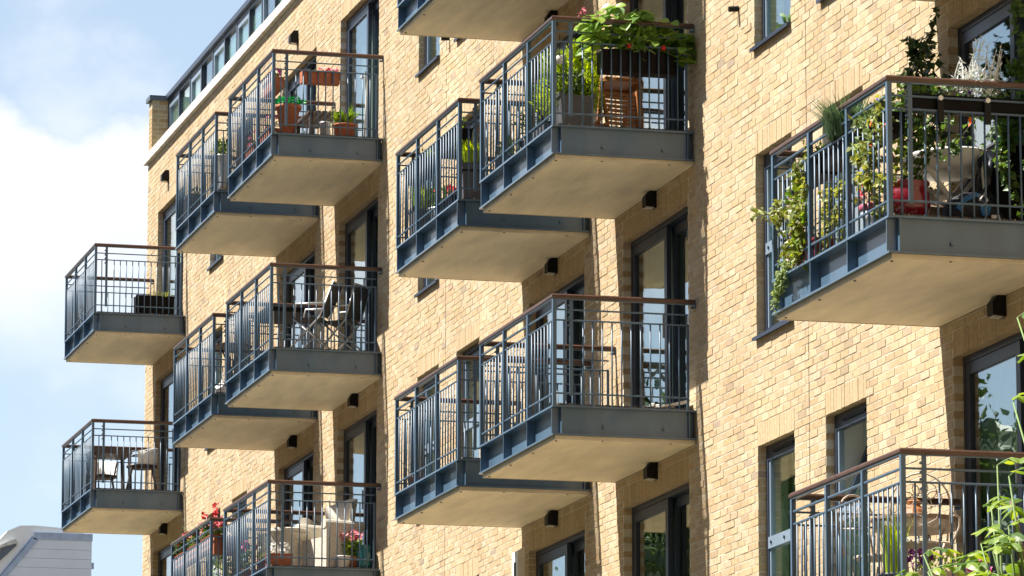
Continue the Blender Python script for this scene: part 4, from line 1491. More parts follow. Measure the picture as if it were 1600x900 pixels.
t = thing('folding_table', 'orange hardwood round folding table on the hydrangea balcony', 'table', at(XE, -1.00, 0.55, 0))
tp = MB().lathe([(0.285, 0.615), (0.295, 0.62), (0.295, 0.65), (0.285, 0.655)], 26)
obj('tabletop', tp, M_OAK, t)
obj('apron', MB().box(-0.2, 0.2, -0.2, -0.17, 0.555, 0.614).box(-0.2, 0.2, 0.17, 0.2, 0.555, 0.614).box(-0.2, -0.17, -0.169, 0.169, 0.555, 0.614), M_OAK, t)
for sx in (-0.19, 0.19):
    for sy in (-1, 1):
        obj('leg', MB().bar((sx, 0.20 * sy, 0.60), (sx, 0.24 * sy, 0.0), 0.045, 0.03), M_OAK, t)
for i in range(7):
    a = -0.25 + i * 0.075
    hw = math.sqrt(max(0.01, 0.288 ** 2 - (a + 0.03) ** 2))
    obj('slat', MB().box(a, a + 0.066, -hw, hw, 0.6555, 0.662), M_OAK, t)
t = thing('folding_chair', 'orange hardwood slatted folding chair leaning in front of its table', 'chair', at(XE, -0.62, 0.62, 0), R(12))
for s in (-1, 1):
    obj('side_rail', MB().bar((0.02, 0.20 * s, 0.50), (0.12, 0.17 * s, 0.0), 0.022, 0.042, (1, 0, 0)), M_OAK, t)
    obj('leg', MB().bar((0.05, -0.02 + 0.10 * s, 0.30), (0.02 - 0.02 * s, -0.18 + 0.2 * s, 0.0), 0.022, 0.04, (1, 0, 0)), M_OAK, t)
for i in range(8):
    z = 0.12 + i * 0.046
    w = 0.165 + 0.03 * z
    obj('slat', MB().box(0.10 - 0.2 * z - 0.006, 0.10 - 0.2 * z + 0.008, -w, w, z, z + 0.030), M_OAK, t)
for i in range(3):
    obj('seat_slat', MB().box(0.05, 0.16, -0.36 + i * 0.06, -0.31 + i * 0.06, 0.06 + i * 0.012, 0.085 + i * 0.012), M_OAK, t)
t = thing('potted_plant', 'small blue green plant at the far front bars of the hydrangea balcony', 'potted plant', at(XE, -2.55, 1.27, 0))
obj('pot', flower_pot(0.13, 0.09, 0.16), M_PLASTG, t, True)
obj('foliage', foliage(120, (0, 0, 0.27), (0.25, 0.12, 0.12), 0.06), L_DARK, t)
t = thing('potted_shrub', 'dark small leaved shrub behind the middle front bars of the hydrangea balcony', 'potted plant', at(XE, -1.75, 1.22, 0))
obj('pot', flower_pot(0.14, 0.1, 0.16), M_PLASTB, t, True)
obj('foliage', foliage(240, (0, 0, 0.40), (0.28, 0.16, 0.24), 0.05), L_DARK, t)
t = thing('storage_box', 'grey low box on the deck along the front bars of the hydrangea balcony', 'box', at(XE, -1.05, 1.30, 0))
obj('box', MB().box(-0.40, 0.40, -0.09, 0.09, 0, 0.13), M_PLASTG, t)
obj('lid', MB().box(-0.41, 0.41, -0.1, 0.1, 0.131, 0.15), M_PLASTB, t)

# ---- bare balconies: a little clutter
t = thing('flower_pot', 'tiny terracotta pot with a bare stick by the far front post', 'pot', at(XD, -2.62, 1.33, -1))
obj('pot', flower_pot(0.085, 0.06, 0.12), M_TERRA, t, True)
obj('stick', MB().tube([(0, 0, 0.1), (-0.15, -0.06, 0.25), (-0.5, -0.12, 0.46)], [0.006, 0.005, 0.003], 5), M_STEM, t)
t = thing('white_board', 'white board end lying by the door of the bare balcony', 'board', at(XE, -0.2, 0.16, -1))
obj('board', MB().bar((0, -0.19, 0.01), (0, 0.13, 0.09), 0.16, 0.02), M_WHITE, t)
t = thing('stone_heap', 'few pale stones on the deck by the door of the bare balcony', 'stones', at(XE, -0.15, 0.32, -1))
for i in range(4):
    obj('stone', MB().lathe([(0.015, 0), (0.035, 0.012), (0.03, 0.035), (0.01, 0.045)], 8, (PR.uniform(-.04, .04), -0.1 + i * 0.07, 0)), M_STONE, t)

# ---- vine balcony (F)


def vine(pts, r, n, size, m_leaf, t, m_stem=M_STEM, hang=-0.2, wid=0.8):
    p_ = [Vector(q) for q in pts]
    obj('stem', MB().tube(p_, [r * (1 - 0.6 * i / max(1, len(p_) - 1)) for i in range(len(p_))], 5), m_stem, t)
    m_ = MB()
    for _ in range(n):
        i = PR.randrange(len(p_) - 1)
        q = p_[i].lerp(p_[i + 1], PR.random()) + rv(PR) * 0.05 * PR.random()
        d = rv(PR) + Vector((0.2, -0.4, hang))
        L = size * PR.uniform(0.6, 1.25)
        m_.leaf(q, d, rv(PR) * 0.7 + Vector((0.2, -0.6, 0.6)), L, L * wid, 0.25, 0.25)
    return m_


def wander(a, b, n, amp):
    a, b = Vector(a), Vector(b)
    return [a.lerp(b, i / n) + (rv(PR) * amp if 0 < i < n else Vector()) for i in range(n + 1)]


def vine_thing(label, loc, runs, leaf, size, per, amp=0.07, extra=None):
    t = thing('climbing_vine', label, 'vine', loc)
    allv = MB()
    for a, b in runs:
        q = vine(wander(a, b, 7, amp), 0.006, per, size, None, t)
        k = len(allv.v)
        allv.v += q.v
        allv.f += [tuple(k + i for i in f) for f in q.f]
    obj('foliage', allv, leaf, t)
    if extra:
        obj('young_foliage', extra, L_FRESH, t)
    return t


fz = -H
t = vine_thing('yellow green vine climbing the far end of the front bars', at(XF, -2.45, 1.46, -1, 0.0),
               [((0.1, 0, 0.02), (0.2, 0.0, 0.85)), ((0.25, 0, 0.02), (0.05, 0.02, 0.75)), ((-0.05, 0, 0.05), (-0.35, 0.0, 0.62)), ((0.3, 0, 0.2), (0.35, 0, 1.0)), ((0.15, -0.03, 0.4), (-0.62, -0.10, 0.60)), ((0.0, 0, 0.02), (0.3, 0, 0.5))],
               L_YEL, 0.062, 85)
obj('young_foliage', foliage(190, (0.15, 0, 0.45), (0.28, 0.07, 0.42), 0.06, wid=0.8), L_FRESH, t)
obj('autumn_foliage', foliage(46, (0.05, 0, 0.35), (0.25, 0.06, 0.35), 0.05, wid=0.8), L_DRY, t)
t = vine_thing('flowering vine over the front bars beside the corner post', at(XF, -0.5, 1.44, -1, 0.0),
               [((-0.1, 0.05, 0.1), (0.1, 0, 0.95)), ((0.2, 0.05, 0.1), (-0.35, 0, 0.9)), ((0.3, 0.05, 0.3), (0.25, 0, 1.0)), ((0.0, 0.05, 0.5), (-0.5, 0, 0.72)), ((0.3, 0, 0.3), (-0.2, 0, 0.45))], L_YEL, 0.065, 95)
obj('young_foliage', foliage(150, (0.0, 0.0, 0.75), (0.40, 0.07, 0.24), 0.06, wid=0.8), L_IVY, t)
obj('flower', heads(8, (0.1, 0, 0.75), (0.25, 0.05, 0.12), 0.032), F_ORANGE, t)
t = vine_thing('loose vine along the middle of the front bars', at(XF, -1.5, 1.40, -1, 0.0),
               [((-0.4, 0, 0.05), (0.4, 0, 0.45)), ((-0.3, 0, 0.1), (-0.2, 0, 0.6)), ((0.1, 0, 0.05), (0.3, 0, 0.6)), ((-0.5, 0, 0.3), (0.1, 0, 0.55))], L_YEL, 0.058, 60)
t = vine_thing('dark dense climber on the brick beside the vine balcony door', at(XF, -2.5, 0.20, -1, 0.0),
               [((0, 0, 0.3), (0.15, 0, 2.25)), ((0.1, -0.05, 0.3), (-0.1, 0, 2.1)), ((0.0, -0.1, 0.8), (-0.25, -0.03, 1.95)), ((0.2, -0.1, 0.4), (0.3, -0.05, 1.9)), ((0, -0.2, 0.9), (0.35, -0.3, 1.5)), ((0.1, 0, 1.5), (-0.45, -0.08, 1.75)), ((0.1, 0, 1.4), (-0.3, -0.1, 2.1))],
               L_DARK, 0.08, 130, 0.13)
obj('young_foliage', foliage(210, (0.1, -0.25, 1.25), (0.32, 0.16, 0.40), 0.085, wid=0.7), L_FRESH, t)
obj('autumn_foliage', foliage(26, (-0.1, -0.1, 1.6), (0.3, 0.1, 0.35), 0.08, wid=0.8), L_YEL, t)
t = vine_thing('leafy green climber at the right edge behind the silver plant', at(XF, -0.42, 0.22, -1, 0.0),
               [((0, 0, 0.2), (0.0, 0, 1.9)), ((0.1, -0.1, 0.4), (-0.2, -0.15, 1.3)), ((0.1, 0, 0.5), (0.25, -0.05, 1.8)), ((0, 0, 0.9), (-0.35, -0.1, 1.25))], L_MID, 0.07, 200, 0.12)
t = vine_thing('climbing rose rising from the crimson pot', at(XF, -0.45, 1.12, -1, 0.25),
               [((0, 0, 0), (0.05, 0.15, 0.95)), ((0, 0, 0), (-0.1, -0.1, 0.85)), ((0, 0, 0), (0.1, 0.35, 0.8)), ((0, 0, 0.2), (0.0, 0.55, 0.65)), ((0, 0, 0.3), (0.15, 0.7, 0.5)), ((0, 0, 0.4), (0.1, -0.1, 0.95))], L_MID, 0.055, 75, 0.09)
obj('flower', heads(2, (0.1, 0.45, 0.6), (0.02, 0.02, 0.02), 0.035), F_ORANGE, t)
t = thing('flower_pot', 'round crimson glazed pot at the corner of the vine balcony', 'pot', at(XF, -0.42, 1.17, -1))
obj('pot', MB().lathe([(0.10, 0), (0.16, 0.06), (0.185, 0.15), (0.17, 0.24), (0.15, 0.27), (0.175, 0.30), (0.18, 0.315), (0.155, 0.315), (0.14, 0.27)], 24), M_RED, t, True)
obj('soil', MB().lathe([(0.14, 0.27), (0.13, 0.28)], 14), M_SOIL, t)
t = thing('planter_trough', 'long black trough with white buttons hung on the vine balcony side rail', 'planter', at(XF, -0.12, 0.72, -1, 0.86))
obj('trough', trough_mb(1.07, 0.17, 0.12, 'y', 0.95), M_PLASTB, t)
for yy in (-0.31, 0.08):
    obj('button', MB().tube([(0.086, yy, 0.09), (0.125, yy, 0.09)], 0.020, 10), M_WHITE, t)
    obj('bracket', MB().box(0.10, 0.116, yy - 0.025, yy + 0.025, -0.1, 0.07), M_BLACK, t)
obj('foliage', foliage(120, (0, 0.05, 0.20), (0.11, 0.5, 0.1), 0.05), L_MID, t)
obj('flower', heads(2, (0.08, -0.17, 0.21), (0.02, 0.02, 0.02), 0.035), F_MAG, t)
obj('violet_flower', heads(10, (0.02, 0.1, 0.2), (0.08, 0.2, 0.06), 0.022), F_VIOL, t)
t = thing('silver_plant', 'silver felted dusty miller growing above the black side trough', 'plant', at(XF, -0.12, 0.66, -1, 0.98))
obj('foliage', foliage(300, (0, -0.02, 0.13), (0.13, 0.24, 0.13), 0.055, wid=0.35), L_SILV, t)
sh = MB()
shl = MB()
for i in range(11):
    a = Vector((PR.uniform(-.06, .06), -0.2 + 0.42 * i / 11, 0.08))
    e_ = a + Vector((PR.uniform(-.08, .08), PR.uniform(-.12, .12), PR.uniform(0.22, 0.42)))
    sh.tube([a, (a + e_) / 2 + rv(PR) * 0.02, e_], [0.006, 0.005, 0.003], 5)
    for k in range(13):
        q = a.lerp(e_, 0.2 + 0.8 * k / 12)
        shl.leaf(q, rv(PR) + Vector((0, 0, 0.5)), rv(PR), 0.045, 0.014)
obj('stem', sh, L_SILV, t)
obj('shoot_leaves', shl, L_SILV, t)
for u, lb in ((-0.62, 'black rail trough nearest the corner post on the vine balcony front'), (-1.42, 'black rail trough under the feathery bush on the vine balcony front'), (-2.25, 'black rail trough at the far end of the vine balcony front')):
    t = thing('planter_trough', lb, 'planter', at(XF, u, 1.33, -1, 0.70), 0, 'black rail troughs on the vine balcony front')
    obj('trough', trough_mb(0.74, 0.2, 0.19), M_PLASTB, t)
    obj('foliage', foliage(70, (0, 0, 0.22), (0.34, 0.09, 0.09), 0.05), L_MID, t)
    if u == -1.42:
        obj('feathery_bush', blades(700, (0.1, 0, 0.18), 0.20, 0.33, w=0.004, spread=0.75), mat('feathery_grey_green_leaf', (0.09, 0.16, 0.07), 0.6, isl=0.3, trans=0.3), t)
        obj('flower', heads(14, (-0.32, 0, 0.34), (0.06, 0.06, 0.05), 0.03), F_ORANGE, t)
    if u == -0.62:
        obj('flower', heads(8, (-0.05, 0, 0.32), (0.06, 0.06, 0.05), 0.025), F_VIOL, t)
t = thing('planter_trough', 'dark red trough on the deck at the far end of the front bars', 'planter', at(XF, -2.25, 1.36, -1))
obj('trough', trough_mb(0.7, 0.18, 0.15), mat('dark_red_trough', (0.16, 0.02, 0.02), 0.5, var=0.2), t)
obj('foliage', foliage(90, (0, 0, 0.2), (0.33, 0.09, 0.1), 0.055), L_MID, t)
obj('flower', heads(12, (-0.2, 0, 0.22), (0.12, 0.05, 0.06), 0.03), F_RED, t)
t = thing('trailing_ivy', 'variegated ivy trailing over the far end of the balcony beam', 'ivy', at(XF, -2.66, 1.49, -1, 0.0))
iv = MB()
for i in range(9):
    a = (PR.uniform(-0.12, 0.22), 0.03, PR.uniform(0.08, 0.16))
    b_ = (PR.uniform(-0.16, 0.06), -0.03, PR.uniform(-0.33, -0.08))
    q = vine(wander(a, b_, 6, 0.025), 0.003, 40, 0.036, None, t, M_GSTEM, -0.5, 0.85)
    k = len(iv.v)
    iv.v += q.v
    iv.f += [tuple(k + j for j in f) for f in q.f]
obj('foliage', iv, L_IVY, t)
t = thing('flower_pot', 'pale pot with a pink rim on the deck near the corner post, red leaved plant', 'pot', at(XF, -0.72, 1.33, -1))
obj('pot', MB().lathe([(0.08, 0), (0.125, 0.14), (0.12, 0.141)], 18), M_ZINC, t, True)
obj('rim', MB().lathe([(0.126, 0.1395), (0.135, 0.15), (0.135, 0.185), (0.12, 0.19), (0.115, 0.15)], 18), mat('dusky_pink_rim', (0.33, 0.07, 0.12), 0.5), t, True)
obj('foliage', foliage(110, (0, 0, 0.28), (0.22, 0.11, 0.12), 0.05), L_DRY, t)
obj('flower', heads(14, (-0.12, 0, 0.32), (0.14, 0.08, 0.09), 0.032), F_RED, t)

t = thing('table', 'white plastic oval table on crossed legs on the vine balcony', 'table', at(XF, -1.05, 0.60, -1))
obj('tabletop', MB().lathe([(0.30, 0.55), (0.355, 0.60), (0.375, 0.665), (0.38, 0.675), (0.36, 0.69), (0.1, 0.695)], 30, sx=1.15, sy=0.92), M_WHITE, t, True)
for s in (-1, 1):
    obj('leg', MB().bar((0.18 * s, 0.22, 0.56), (0.18 * s, -0.20, 0.0), 0.03, 0.035, (1, 0, 0)).bar((0.145 * s, -0.22, 0.56), (0.145 * s, 0.20, 0.0), 0.03, 0.035, (1, 0, 0)), M_WHITE, t)
t = thing('chair', 'white plastic chair pushed under the oval white table', 'chair', at(XF, -1.35, 0.70, -1), R(20))
obj('seat', MB().box(-0.2, 0.2, -0.2, 0.2, 0.40, 0.43), M_WHITE, t)
obj('backrest', MB().box(-0.215, -0.19, -0.19, 0.19, 0.43, 0.60), M_WHITE, t)
for sx in (-1, 1):
    for sy in (-1, 1):
        obj('leg', MB().bar((0.17 * sx, 0.17 * sy, 0.399), (0.2 * sx, 0.2 * sy, 0), 0.035, 0.035), M_WHITE, t)
t = thing('cardboard_box', 'brown cardboard box on the deck under the white table', 'box', at(XF, -1.2, 0.62, -1))
obj('carton', MB().box(-0.2, 0.2, -0.26, 0.22, 0, 0.30), mat('cardboard', (0.20, 0.14, 0.10), 0.85, var=0.12), t)
obj('flap', MB().poly([(0.2, -0.26, 0.3), (0.2, 0.22, 0.3), (0.30, 0.2, 0.24), (0.30, -0.24, 0.24)]), MATS['cardboard'], t)
t = thing('rucksack', 'black and blue rucksack slumped beside the white table', 'rucksack', at(XF, -0.50, 0.60, -1), R(5))
b = MB()
for i in range(9):
    k = i / 8
    y = -0.23 + 0.46 * k
    hh = 0.10 + 0.19 * math.sin(math.pi * min(1, k * 0.85 + 0.12)) ** 0.8
    for j in range(10):
        a = 2 * math.pi * j / 10
        b.v.append((0.13 * math.cos(a) * (0.75 + 0.25 * math.sin(math.pi * k)) + PR.uniform(-.012, .012), y + PR.uniform(-.012, .012), max(0.0, hh * (0.5 + 0.5 * math.sin(a)) + PR.uniform(-.012, .012))))
for i in range(8):
    for j in range(10):
        b.f.append((i * 10 + j, i * 10 + (j + 1) % 10, (i + 1) * 10 + (j + 1) % 10, (i + 1) * 10 + j))
b.f.append(tuple(reversed(range(10))))
b.f.append(tuple(range(80, 90)))
obj('body', b, M_BAGK, t, True)
obj('pocket', MB().prism([(-0.20, 0.13), (-0.13, 0.22), (-0.02, 0.265), (0.0, 0.245), (-0.11, 0.185), (-0.16, 0.10)], 0, 0.06, 0.128), M_BAGB, t)
obj('side_pocket', MB().prism([(0.0, 0.15), (0.10, 0.16), (0.08, 0.09), (0.02, 0.08)], 0, 0.12, 0.138), M_BAGB, t)
obj('strap', MB().tube([(0.13, 0.0, 0.20), (0.16, 0.03, 0.25), (0.15, 0.06, 0.2), (0.13, 0.02, 0.15)], 0.008, 6), M_WHITE, t)
obj('badge', MB().box(0.125, 0.14, 0.10, 0.17, 0.06, 0.09), M_WHITE, t)
t = thing('folded_jacket', 'dark shiny jacket draped over a white frame right of the oval table', 'jacket', at(XF, -0.62, 0.40, -1))
b = MB()
for i in range(9):
    for j in range(7):
        b.v.append((0.05 * math.sin(i * 1.3 + j) + PR.uniform(-.02, .02), -0.13 + 0.24 * i / 8 + 0.02 * math.sin(j * 2), 0.66 - 0.36 * j / 6 - 0.10 * abs(i - 4) / 4 + PR.uniform(-.02, .02)))
for i in range(8):
    for j in range(6):
        b.f.append((i * 7 + j, (i + 1) * 7 + j, (i + 1) * 7 + j + 1, i * 7 + j + 1))
obj('cloth', b, mat('shiny_black_nylon', (0.03, 0.035, 0.05), 0.25), t, True)
for yy in (-0.08, 0.10):
    obj('frame_leg', MB().tube([(0.0, yy, 0.62), (-0.02, yy + 0.06, 0.0)], 0.012, 6), M_WHITE, t)
t = thing('watering_can', 'green plastic watering can standing by the vine balcony door', 'watering can', at(XF, -0.80, 0.16, -1, 0.72))
obj('body', MB().lathe([(0.10, 0), (0.115, 0.05), (0.11, 0.24), (0.07, 0.27)], 18), M_GREENP, t, True)
obj('handle', MB().tube([(0, 0.05, 0.26), (0, 0.0, 0.36), (0, -0.08, 0.30), (0, -0.1, 0.12)], 0.012, 7), M_GREENP, t)
t = thing('cabinet', 'dark storage cabinet by the vine balcony door under the green can', 'cabinet', at(XF, -0.80, 0.20, -1))
obj('body', MB().box(-0.3, 0.25, -0.18, 0.17, 0, 0.70), M_PLASTB, t)
obj('lid', MB().box(-0.31, 0.26, -0.19, 0.175, 0.701, 0.72), M_PLASTG, t)

# ---- wrought iron balcony (F, lowest)
FZ = -2 * H - 0.145 + DK
XG = XF + 0.2


def iron_chair(loc, rz, label):
    t = thing('garden_chair', label, 'chair', loc, rz, 'wrought iron chairs on the lowest right balcony')
    # faces +y
    r_ = 0.0085
    hoop = [(-0.20, -0.20, 0.45)] + [(-0.235 * math.cos(a), -0.23 - 0.04 * math.sin(a), 0.72 + 0.26 * math.sin(a)) for a in [R(-20 + 220 * k / 14) for k in range(15)]] + [(0.20, -0.20, 0.45)]
    obj('back_hoop', MB().tube(hoop, r_, 7), M_IRON, t, True)
    for k in range(5):
        a = R(90 + (k - 2) * 36)
        c = Vector((0.115 * math.cos(a), -0.245, 0.74 + 0.125 * math.sin(a)))
        ring = [c + Vector((0.062 * math.cos(q), 0, 0.062 * math.sin(q))) for q in [2 * math.pi * i / 12 for i in range(13)]]
        obj('scroll', MB().tube(ring, 0.0045, 5), M_IRON, t, True)
    c = Vector((0, -0.24, 0.72))
    sp = [c + Vector(((0.02 + 0.008 * i) * math.cos(i * 0.7), 0, (0.02 + 0.008 * i) * math.sin(i * 0.7))) for i in range(20)]
    obj('scroll', MB().tube(sp, 0.004, 5), M_IRON, t, True)
    obj('seat', MB().lathe([(0.19, 0.435), (0.215, 0.44), (0.215, 0.455), (0.20, 0.462), (0.05, 0.45)], 24), M_IRON, t)
    for s in (-1, 1):
        obj('leg', MB().tube([(0.17 * s, -0.16, 0.44), (0.12 * s, -0.15, 0.25), (0.2 * s, -0.24, 0)], r_, 6), M_IRON, t, True)
        obj('leg', MB().tube([(0.17 * s, 0.15, 0.44), (0.11 * s, 0.13, 0.25), (0.2 * s, 0.22, 0)], r_, 6), M_IRON, t, True)
        obj('armrest', MB().tube([(0.235 * s, -0.22, 0.68), (0.27 * s, 0.02, 0.66), (0.25 * s, 0.12, 0.6), (0.19 * s, 0.1, 0.45)], 0.009, 6), M_IRON, t, True)
    return t


iron_chair((XG - 0.85, -0.98, FZ), R(62), 'cream wrought iron chair right of the mosaic table, seen through the side bars')
iron_chair((XG - 1.75, -1.05, FZ), R(-60), 'cream wrought iron chair left of the mosaic table, behind the front bars')
t = thing('garden_table', 'round brown mosaic garden table on scrolled iron legs', 'table', (XG - 1.45, -0.86, FZ))
obj('tabletop', MB().lathe([(0.33, 0.70), (0.345, 0.71), (0.345, 0.735), (0.33, 0.74)], 30), M_MOSAIC, t)
obj('rim', MB().lathe([(0.32, 0.635), (0.333, 0.64), (0.333, 0.70), (0.32, 0.7)], 30), M_IRON, t)
for k in range(4):
    a = R(45 + 90 * k)
    cs, sn = math.cos(a), math.sin(a)
    obj('leg', MB().tube([(0.28 * cs, 0.28 * sn, 0.66), (0.14 * cs, 0.14 * sn, 0.42), (0.12 * cs, 0.12 * sn, 0.25), (0.27 * cs, 0.27 * sn, 0)], 0.011, 6), M_IRON, t, True)
t = thing('table_ornament', 'small brown weathered ornament on the mosaic table', 'ornament', (XG - 1.45, -0.86, FZ + 0.741))
obj('body', MB().lathe([(0.05, 0), (0.12, 0.02), (0.10, 0.06), (0.05, 0.1), (0.06, 0.13), (0.02, 0.16)], 14), M_OAK, t)
t = thing('ornamental_grass', 'upright green ornamental grass in a pot behind the front bars', 'potted plant', (XG - 0.75, -1.28, FZ))
obj('pot', flower_pot(0.12, 0.09, 0.2), M_PLASTG, t, True)
obj('foliage', blades(170, (0, 0, 0.18), 0.08, 0.52, w=0.006, spread=0.22), L_CONI, t)
t = thing('planter_trough', 'weathered white trough with magenta and dark flowers at the corner of the lowest balcony', 'planter', (XG - 0.28, -1.0, FZ))
obj('trough', trough_mb(0.62, 0.2, 0.17, 'y'), M_IRON, t)
obj('foliage', foliage(130, (0, -0.02, 0.22), (0.12, 0.32, 0.1), 0.055), L_FRESH, t)
obj('flower', heads(30, (0.02, 0.24, 0.2), (0.09, 0.1, 0.09), 0.034), F_MAG, t)
obj('dark_flower', heads(40, (0, -0.24, 0.27), (0.08, 0.1, 0.06), 0.03), leafm('plum_petal', (0.10, 0.01, 0.07), 0.2, 0.15), t)

# ------------------------------------------------------------------ distant roof at the lower left
t = thing('distant_house', 'pale zinc clad roof storey with curved white roof far beyond the block', 'building', (-103.4, 9.6, 0))
# local axes: gable faces +x; y to the right, z up (world height)
gy0, gy1 = -2.05, 1.18
sk = lambda z: (z - 8.62) * 0.86                                   # slope of the mansard side
ZT = 8.60


def yl(z):
    return -0.72 - (ZT - z) * 0.80


for i in range(16):
    z1 = ZT - 0.16 - i * 0.30
    z0 = z1 - 0.292
    obj('cladding_board', MB().prism([(yl(z0) + 0.16, z0), (gy1 - 0.02, z0), (gy1 - 0.02, z1), (yl(z1) + 0.16, z1)], 0, -0.05, 0.0 + 0.004 * (i % 2)), M_CLAD, t)
obj('wall', MB().prism([(yl(-11), -11.3), (gy1 - 0.03, -11.3), (gy1 - 0.03, ZT - 0.05), (yl(ZT - 0.05), ZT - 0.05)], 0, -6.0, -0.052), M_CLADT, t)
obj('parapet_trim', MB().box(-0.06, 0.03, -0.72, gy1, ZT - 0.16, ZT + 0.07), M_CLADT, t)
obj('verge_trim', MB().prism([(yl(ZT - 6), ZT - 6), (yl(ZT - 6) + 0.17, ZT - 6), (-0.72 + 0.17, ZT - 0.162), (-0.72, ZT - 0.1)], 0, -0.055, 0.03), M_CLADT, t)
cur = [(-0.75 - 0.0, ZT - 0.05)]
arc = [(-1.35 + 0.85 * math.cos(a), ZT - 0.55 + 0.83 * math.sin(a)) for a in [R(20 + k * 115 / 9) for k in range(10)]]
obj('curved_roof', MB().prism([(0.9, ZT + 0.0)] + [(0.9, ZT + 0.20)] + [(0.0, ZT + 0.26), (-0.7, ZT + 0.30)] + [(-1.15, ZT + 0.28), (-1.55, ZT + 0.10), (-1.95, ZT - 0.35), (-2.5, ZT - 1.0), (-5.5, ZT - 4.8), (-0.75 - 4.6, ZT - 6), (-0.76, ZT - 0.12)], 0, -5.9, -0.07), M_ROOFW, t)
obj('skylight_frame', MB().prism([(-1.25, ZT - 0.36), (-1.45, ZT - 0.22), (-3.2, ZT - 1.9), (-3.0, ZT - 2.05)], 0, -0.065, 0.02), M_LEAD, t)
obj('skylight_hood', MB().prism([(-1.22, ZT - 0.28), (-1.32, ZT - 0.17), (-1.95, ZT - 0.46), (-1.95, ZT - 0.52)], 0, -0.066, 0.06), M_STONE, t)
obj('overflow_pipe', MB().box(-0.1, 0.0, gy1 - 0.02, gy1 + 0.06, ZT - 1.05, ZT - 0.85), M_CLADT, t)

# ------------------------------------------------------------------ young tree in front of the wall, its top in the lower right corner
tr = thing('young_tree', 'fresh green leafy tree top in front of the lowest right balcony', 'tree', (21.3, -4.5, GZ))
tk = [(0, 0, 0), (0.05, 0.02, 1.6), (-0.05, 0.0, 3.0), (-0.3, 0, 4.2), (-0.55, 0, 4.8)]
obj('trunk', MB().tube(tk, [0.085, 0.07, 0.055, 0.03, 0.014], 8), M_BARK, tr, True)
shoots = [  # base, tip (local), leaves along it
    ((-0.45, 0, 4.0), (-0.76, 0.0, 5.02), 4), ((-0.55, 0.05, 4.1), (-0.86, 0.0, 4.80), 1), ((-0.2, 0, 3.9), (-0.32, -0.1, 4.90), 3), ((0.55, 0, 4.3), (-0.40, 0.1, 5.87), 3), ((0.6, 0, 4.6), (-0.42, 0.0, 5.76), 2), ((0.4, 0, 3.9), (-0.24, -0.1, 5.28), 1),
    ((-0.9, 0, 3.9), (-1.95, 0.0, 4.68), 3), ((-1.2, 0, 3.8), (-2.62, 0.05, 4.62), 2), ((-0.7, 0, 3.9), (-1.25, 0.1, 4.62), 4), ((-0.5, 0, 3.6), (-1.6, -0.1, 4.54), 3), ((0, 0, 3.0), (0.9, 0.1, 4.6), 8),
    ((-0.5, 0, 4.0), (-0.62, -0.15, 4.58), 6), ((-0.45, 0, 4.0), (-0.34, -0.1, 4.64), 6), ((-0.2, 0, 3.5), (0.2, 0.1, 4.7), 8), ((0.0, 0, 3.0), (0.5, -0.5, 4.4), 8), ((-0.1, 0, 2.8), (-1.0, 0.6, 4.2), 8), ((-0.1, 0, 2.8), (-0.9, -0.6, 4.2), 8)]
lm = []
for i in range(4):
    q = MB()
    L, w = 0.098, 0.050
    rows = 4
    for k in range(rows + 1):
        s = k / rows
        hw = w / 2 * math.sin(math.pi * min(1, 0.1 + s * 0.9)) ** 0.8 * (1.0 + 0.12 * (k % 2))
        z = -0.16 * L * s * s * (1 + i * 0.7)
        q.v += [(-hw, L * s, z - hw * 0.25), (0, L * s, z), (hw, L * s, z - hw * 0.25)]
    for k in range(rows):
        q.f += [(3 * k, 3 * k + 1, 3 * k + 4, 3 * k + 3), (3 * k + 1, 3 * k + 2, 3 * k + 5, 3 * k + 4)]
    me = bpy.data.meshes.new('leaf')
    me.from_pydata(q.v, [], q.f)
    me.materials.append(L_FRESH)
    lm.append(me)
crown = MB()
TR = random.Random(5)
nleaf = 0


def compound(p, d, single):
    """a compound leaf: leaflets in pairs along a drooping stalk"""
    global nleaf
    d = d.normalized()
    side = d.cross(Vector((0, 0, 1))).normalized()
    q0 = p
    stalk = [p]
    for k in range(3):
        q = p + d * (0.045 + 0.052 * k) + Vector((0, 0, -0.012 * k * k))
        stalk.append(q)
        for s in ((-1, 1) if k < 2 else (-1, 0, 1)):
            dd = (d * 0.7 + side * s * 0.9 + Vector((0, 0, -0.35)) + rv(TR) * 0.25).normalized()
            nrm = (Vector((0.2, -0.4, 1)) + rv(TR) * 0.4).normalized()
            sc = TR.uniform(0.7, 1.2)
            if single and nleaf < 300:
                nrm = (nrm - dd * nrm.dot(dd)).normalized()
                xa = dd.cross(nrm)
                o = obj('leaf', lm[nleaf % 4], None, tr)
                o.matrix_local = Matrix(((xa.x * sc, dd.x * sc, nrm.x * sc, q.x), (xa.y * sc, dd.y * sc, nrm.y * sc, q.y), (xa.z * sc, dd.z * sc, nrm.z * sc, q.z), (0, 0, 0, 1)))
                nleaf += 1
            else:
                crown.leaf(q, dd, nrm, 0.10 * sc, 0.052 * sc, -0.25, 0.2)
    return stalk


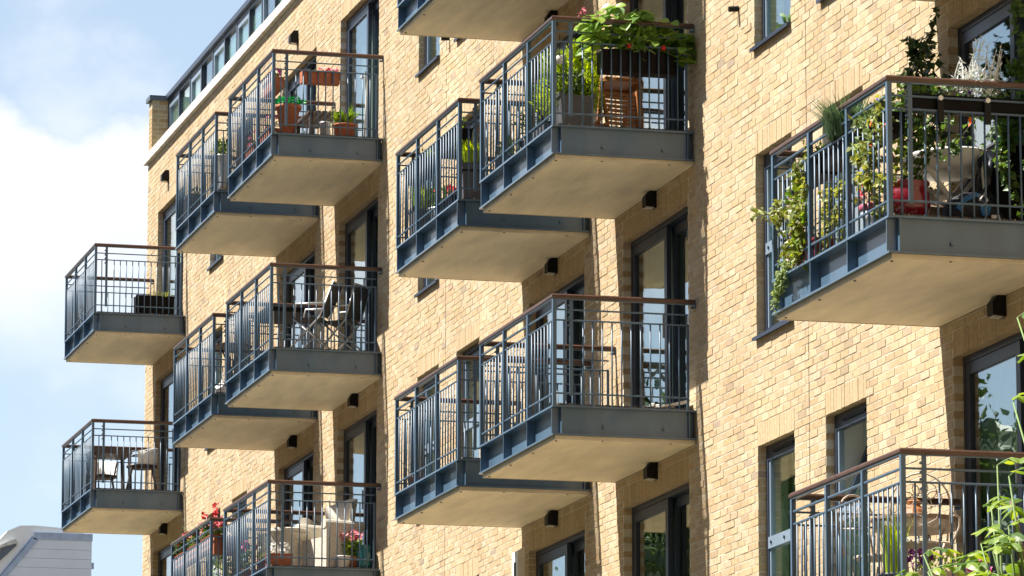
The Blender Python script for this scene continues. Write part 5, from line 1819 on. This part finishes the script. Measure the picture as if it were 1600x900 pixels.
stk = MB()
for a, b_, nl in shoots:
    a, b_ = Vector(a), Vector(b_)
    mid = a.lerp(b_, 0.5) + Vector((0.0, 0, -0.08)) + rv(TR) * 0.05
    obj('limb', MB().tube([a, mid, b_], [0.014, 0.008, 0.004], 6), M_GSTEM, tr, True)
    for k in range(nl):
        s = 1 - k * (0.16 if nl < 5 else 0.08)
        p = mid.lerp(b_, max(0, s * 2 - 1)) if s > 0.5 else a.lerp(mid, s * 2)
        ang = k * 2.4 + TR.random()
        d = Vector((math.cos(ang), math.sin(ang), 0.55 - 0.09 * k))
        st = compound(p, d, p.z > 4.3)
        stk.tube(st, 0.003, 4)
o = obj('leaf_stalks', stk, M_GSTEM, tr)
o['kind'] = 'stuff'
foliage(1300, (-0.1, 0, 3.55), (1.1, 1.0, 0.72), 0.12, TR, wid=0.55, shell=0.3, mb=crown)
obj('crown', crown, L_FRESH, tr)

# ------------------------------------------------------------------ trees on the far bank, seen only mirrored in the lower panes
L_BANK = leafm('plane_tree_leaf', (0.05, 0.095, 0.02), 0.4, 0.25)
BT = random.Random(9)
for i, (x, y, hh, wd, lb) in enumerate(((-47, -19, 19, 5.0, 'tall dark tree on the far bank, nearest the camera of four'), (-55, -18, 21, 5.5, 'broad dark tree on the far bank, second of four from the camera'),
                                        (-64, -19.5, 20, 5.2, 'dark tree on the far bank, third of four from the camera'), (-71, -18.5, 18, 4.2, 'smallest dark tree on the far bank, farthest of four'))):
    t = thing('bank_tree', lb, 'tree', (x, y, GZ), 0, 'trees on the far bank')
    obj('trunk', MB().tube([(0, 0, 0), (0.1, 0, hh * 0.3), (-0.1, 0.1, hh * 0.6), (0, 0, hh * 0.9)], [0.32, 0.26, 0.16, 0.05], 8), M_BARK, t, True)
    for k in range(7):
        a = k * 2.4
        obj('limb', MB().tube([(0, 0, hh * (0.3 + 0.07 * k)), (math.cos(a) * wd * 0.35, math.sin(a) * wd * 0.35, hh * (0.42 + 0.07 * k)), (math.cos(a) * wd * 0.7, math.sin(a) * wd * 0.7, hh * (0.48 + 0.07 * k))], [0.12, 0.08, 0.03], 6), M_BARK, t, True)
    cr = MB()
    for k in range(40):
        v = rv(BT) * BT.uniform(0.35, 1.0)
        c_ = (v.x * wd * 0.72, v.y * wd * 0.72, hh * 0.66 + v.z * hh * 0.27)
        foliage(230, c_, (1.7, 1.7, 1.35), 0.22, BT, wid=0.7, shell=0.55, mb=cr)
        n0 = len(cr.v)
        cr.lathe([(0.2, -0.9), (0.7, -0.5), (0.95, 0.0), (0.75, 0.5), (0.2, 0.8)], 9, c_)
        cr.v[n0:] = [(q[0] + BT.uniform(-.2, .2), q[1] + BT.uniform(-.2, .2), q[2] + BT.uniform(-.2, .2)) for q in cr.v[n0:]]
    obj('crown', cr, L_BANK, t)
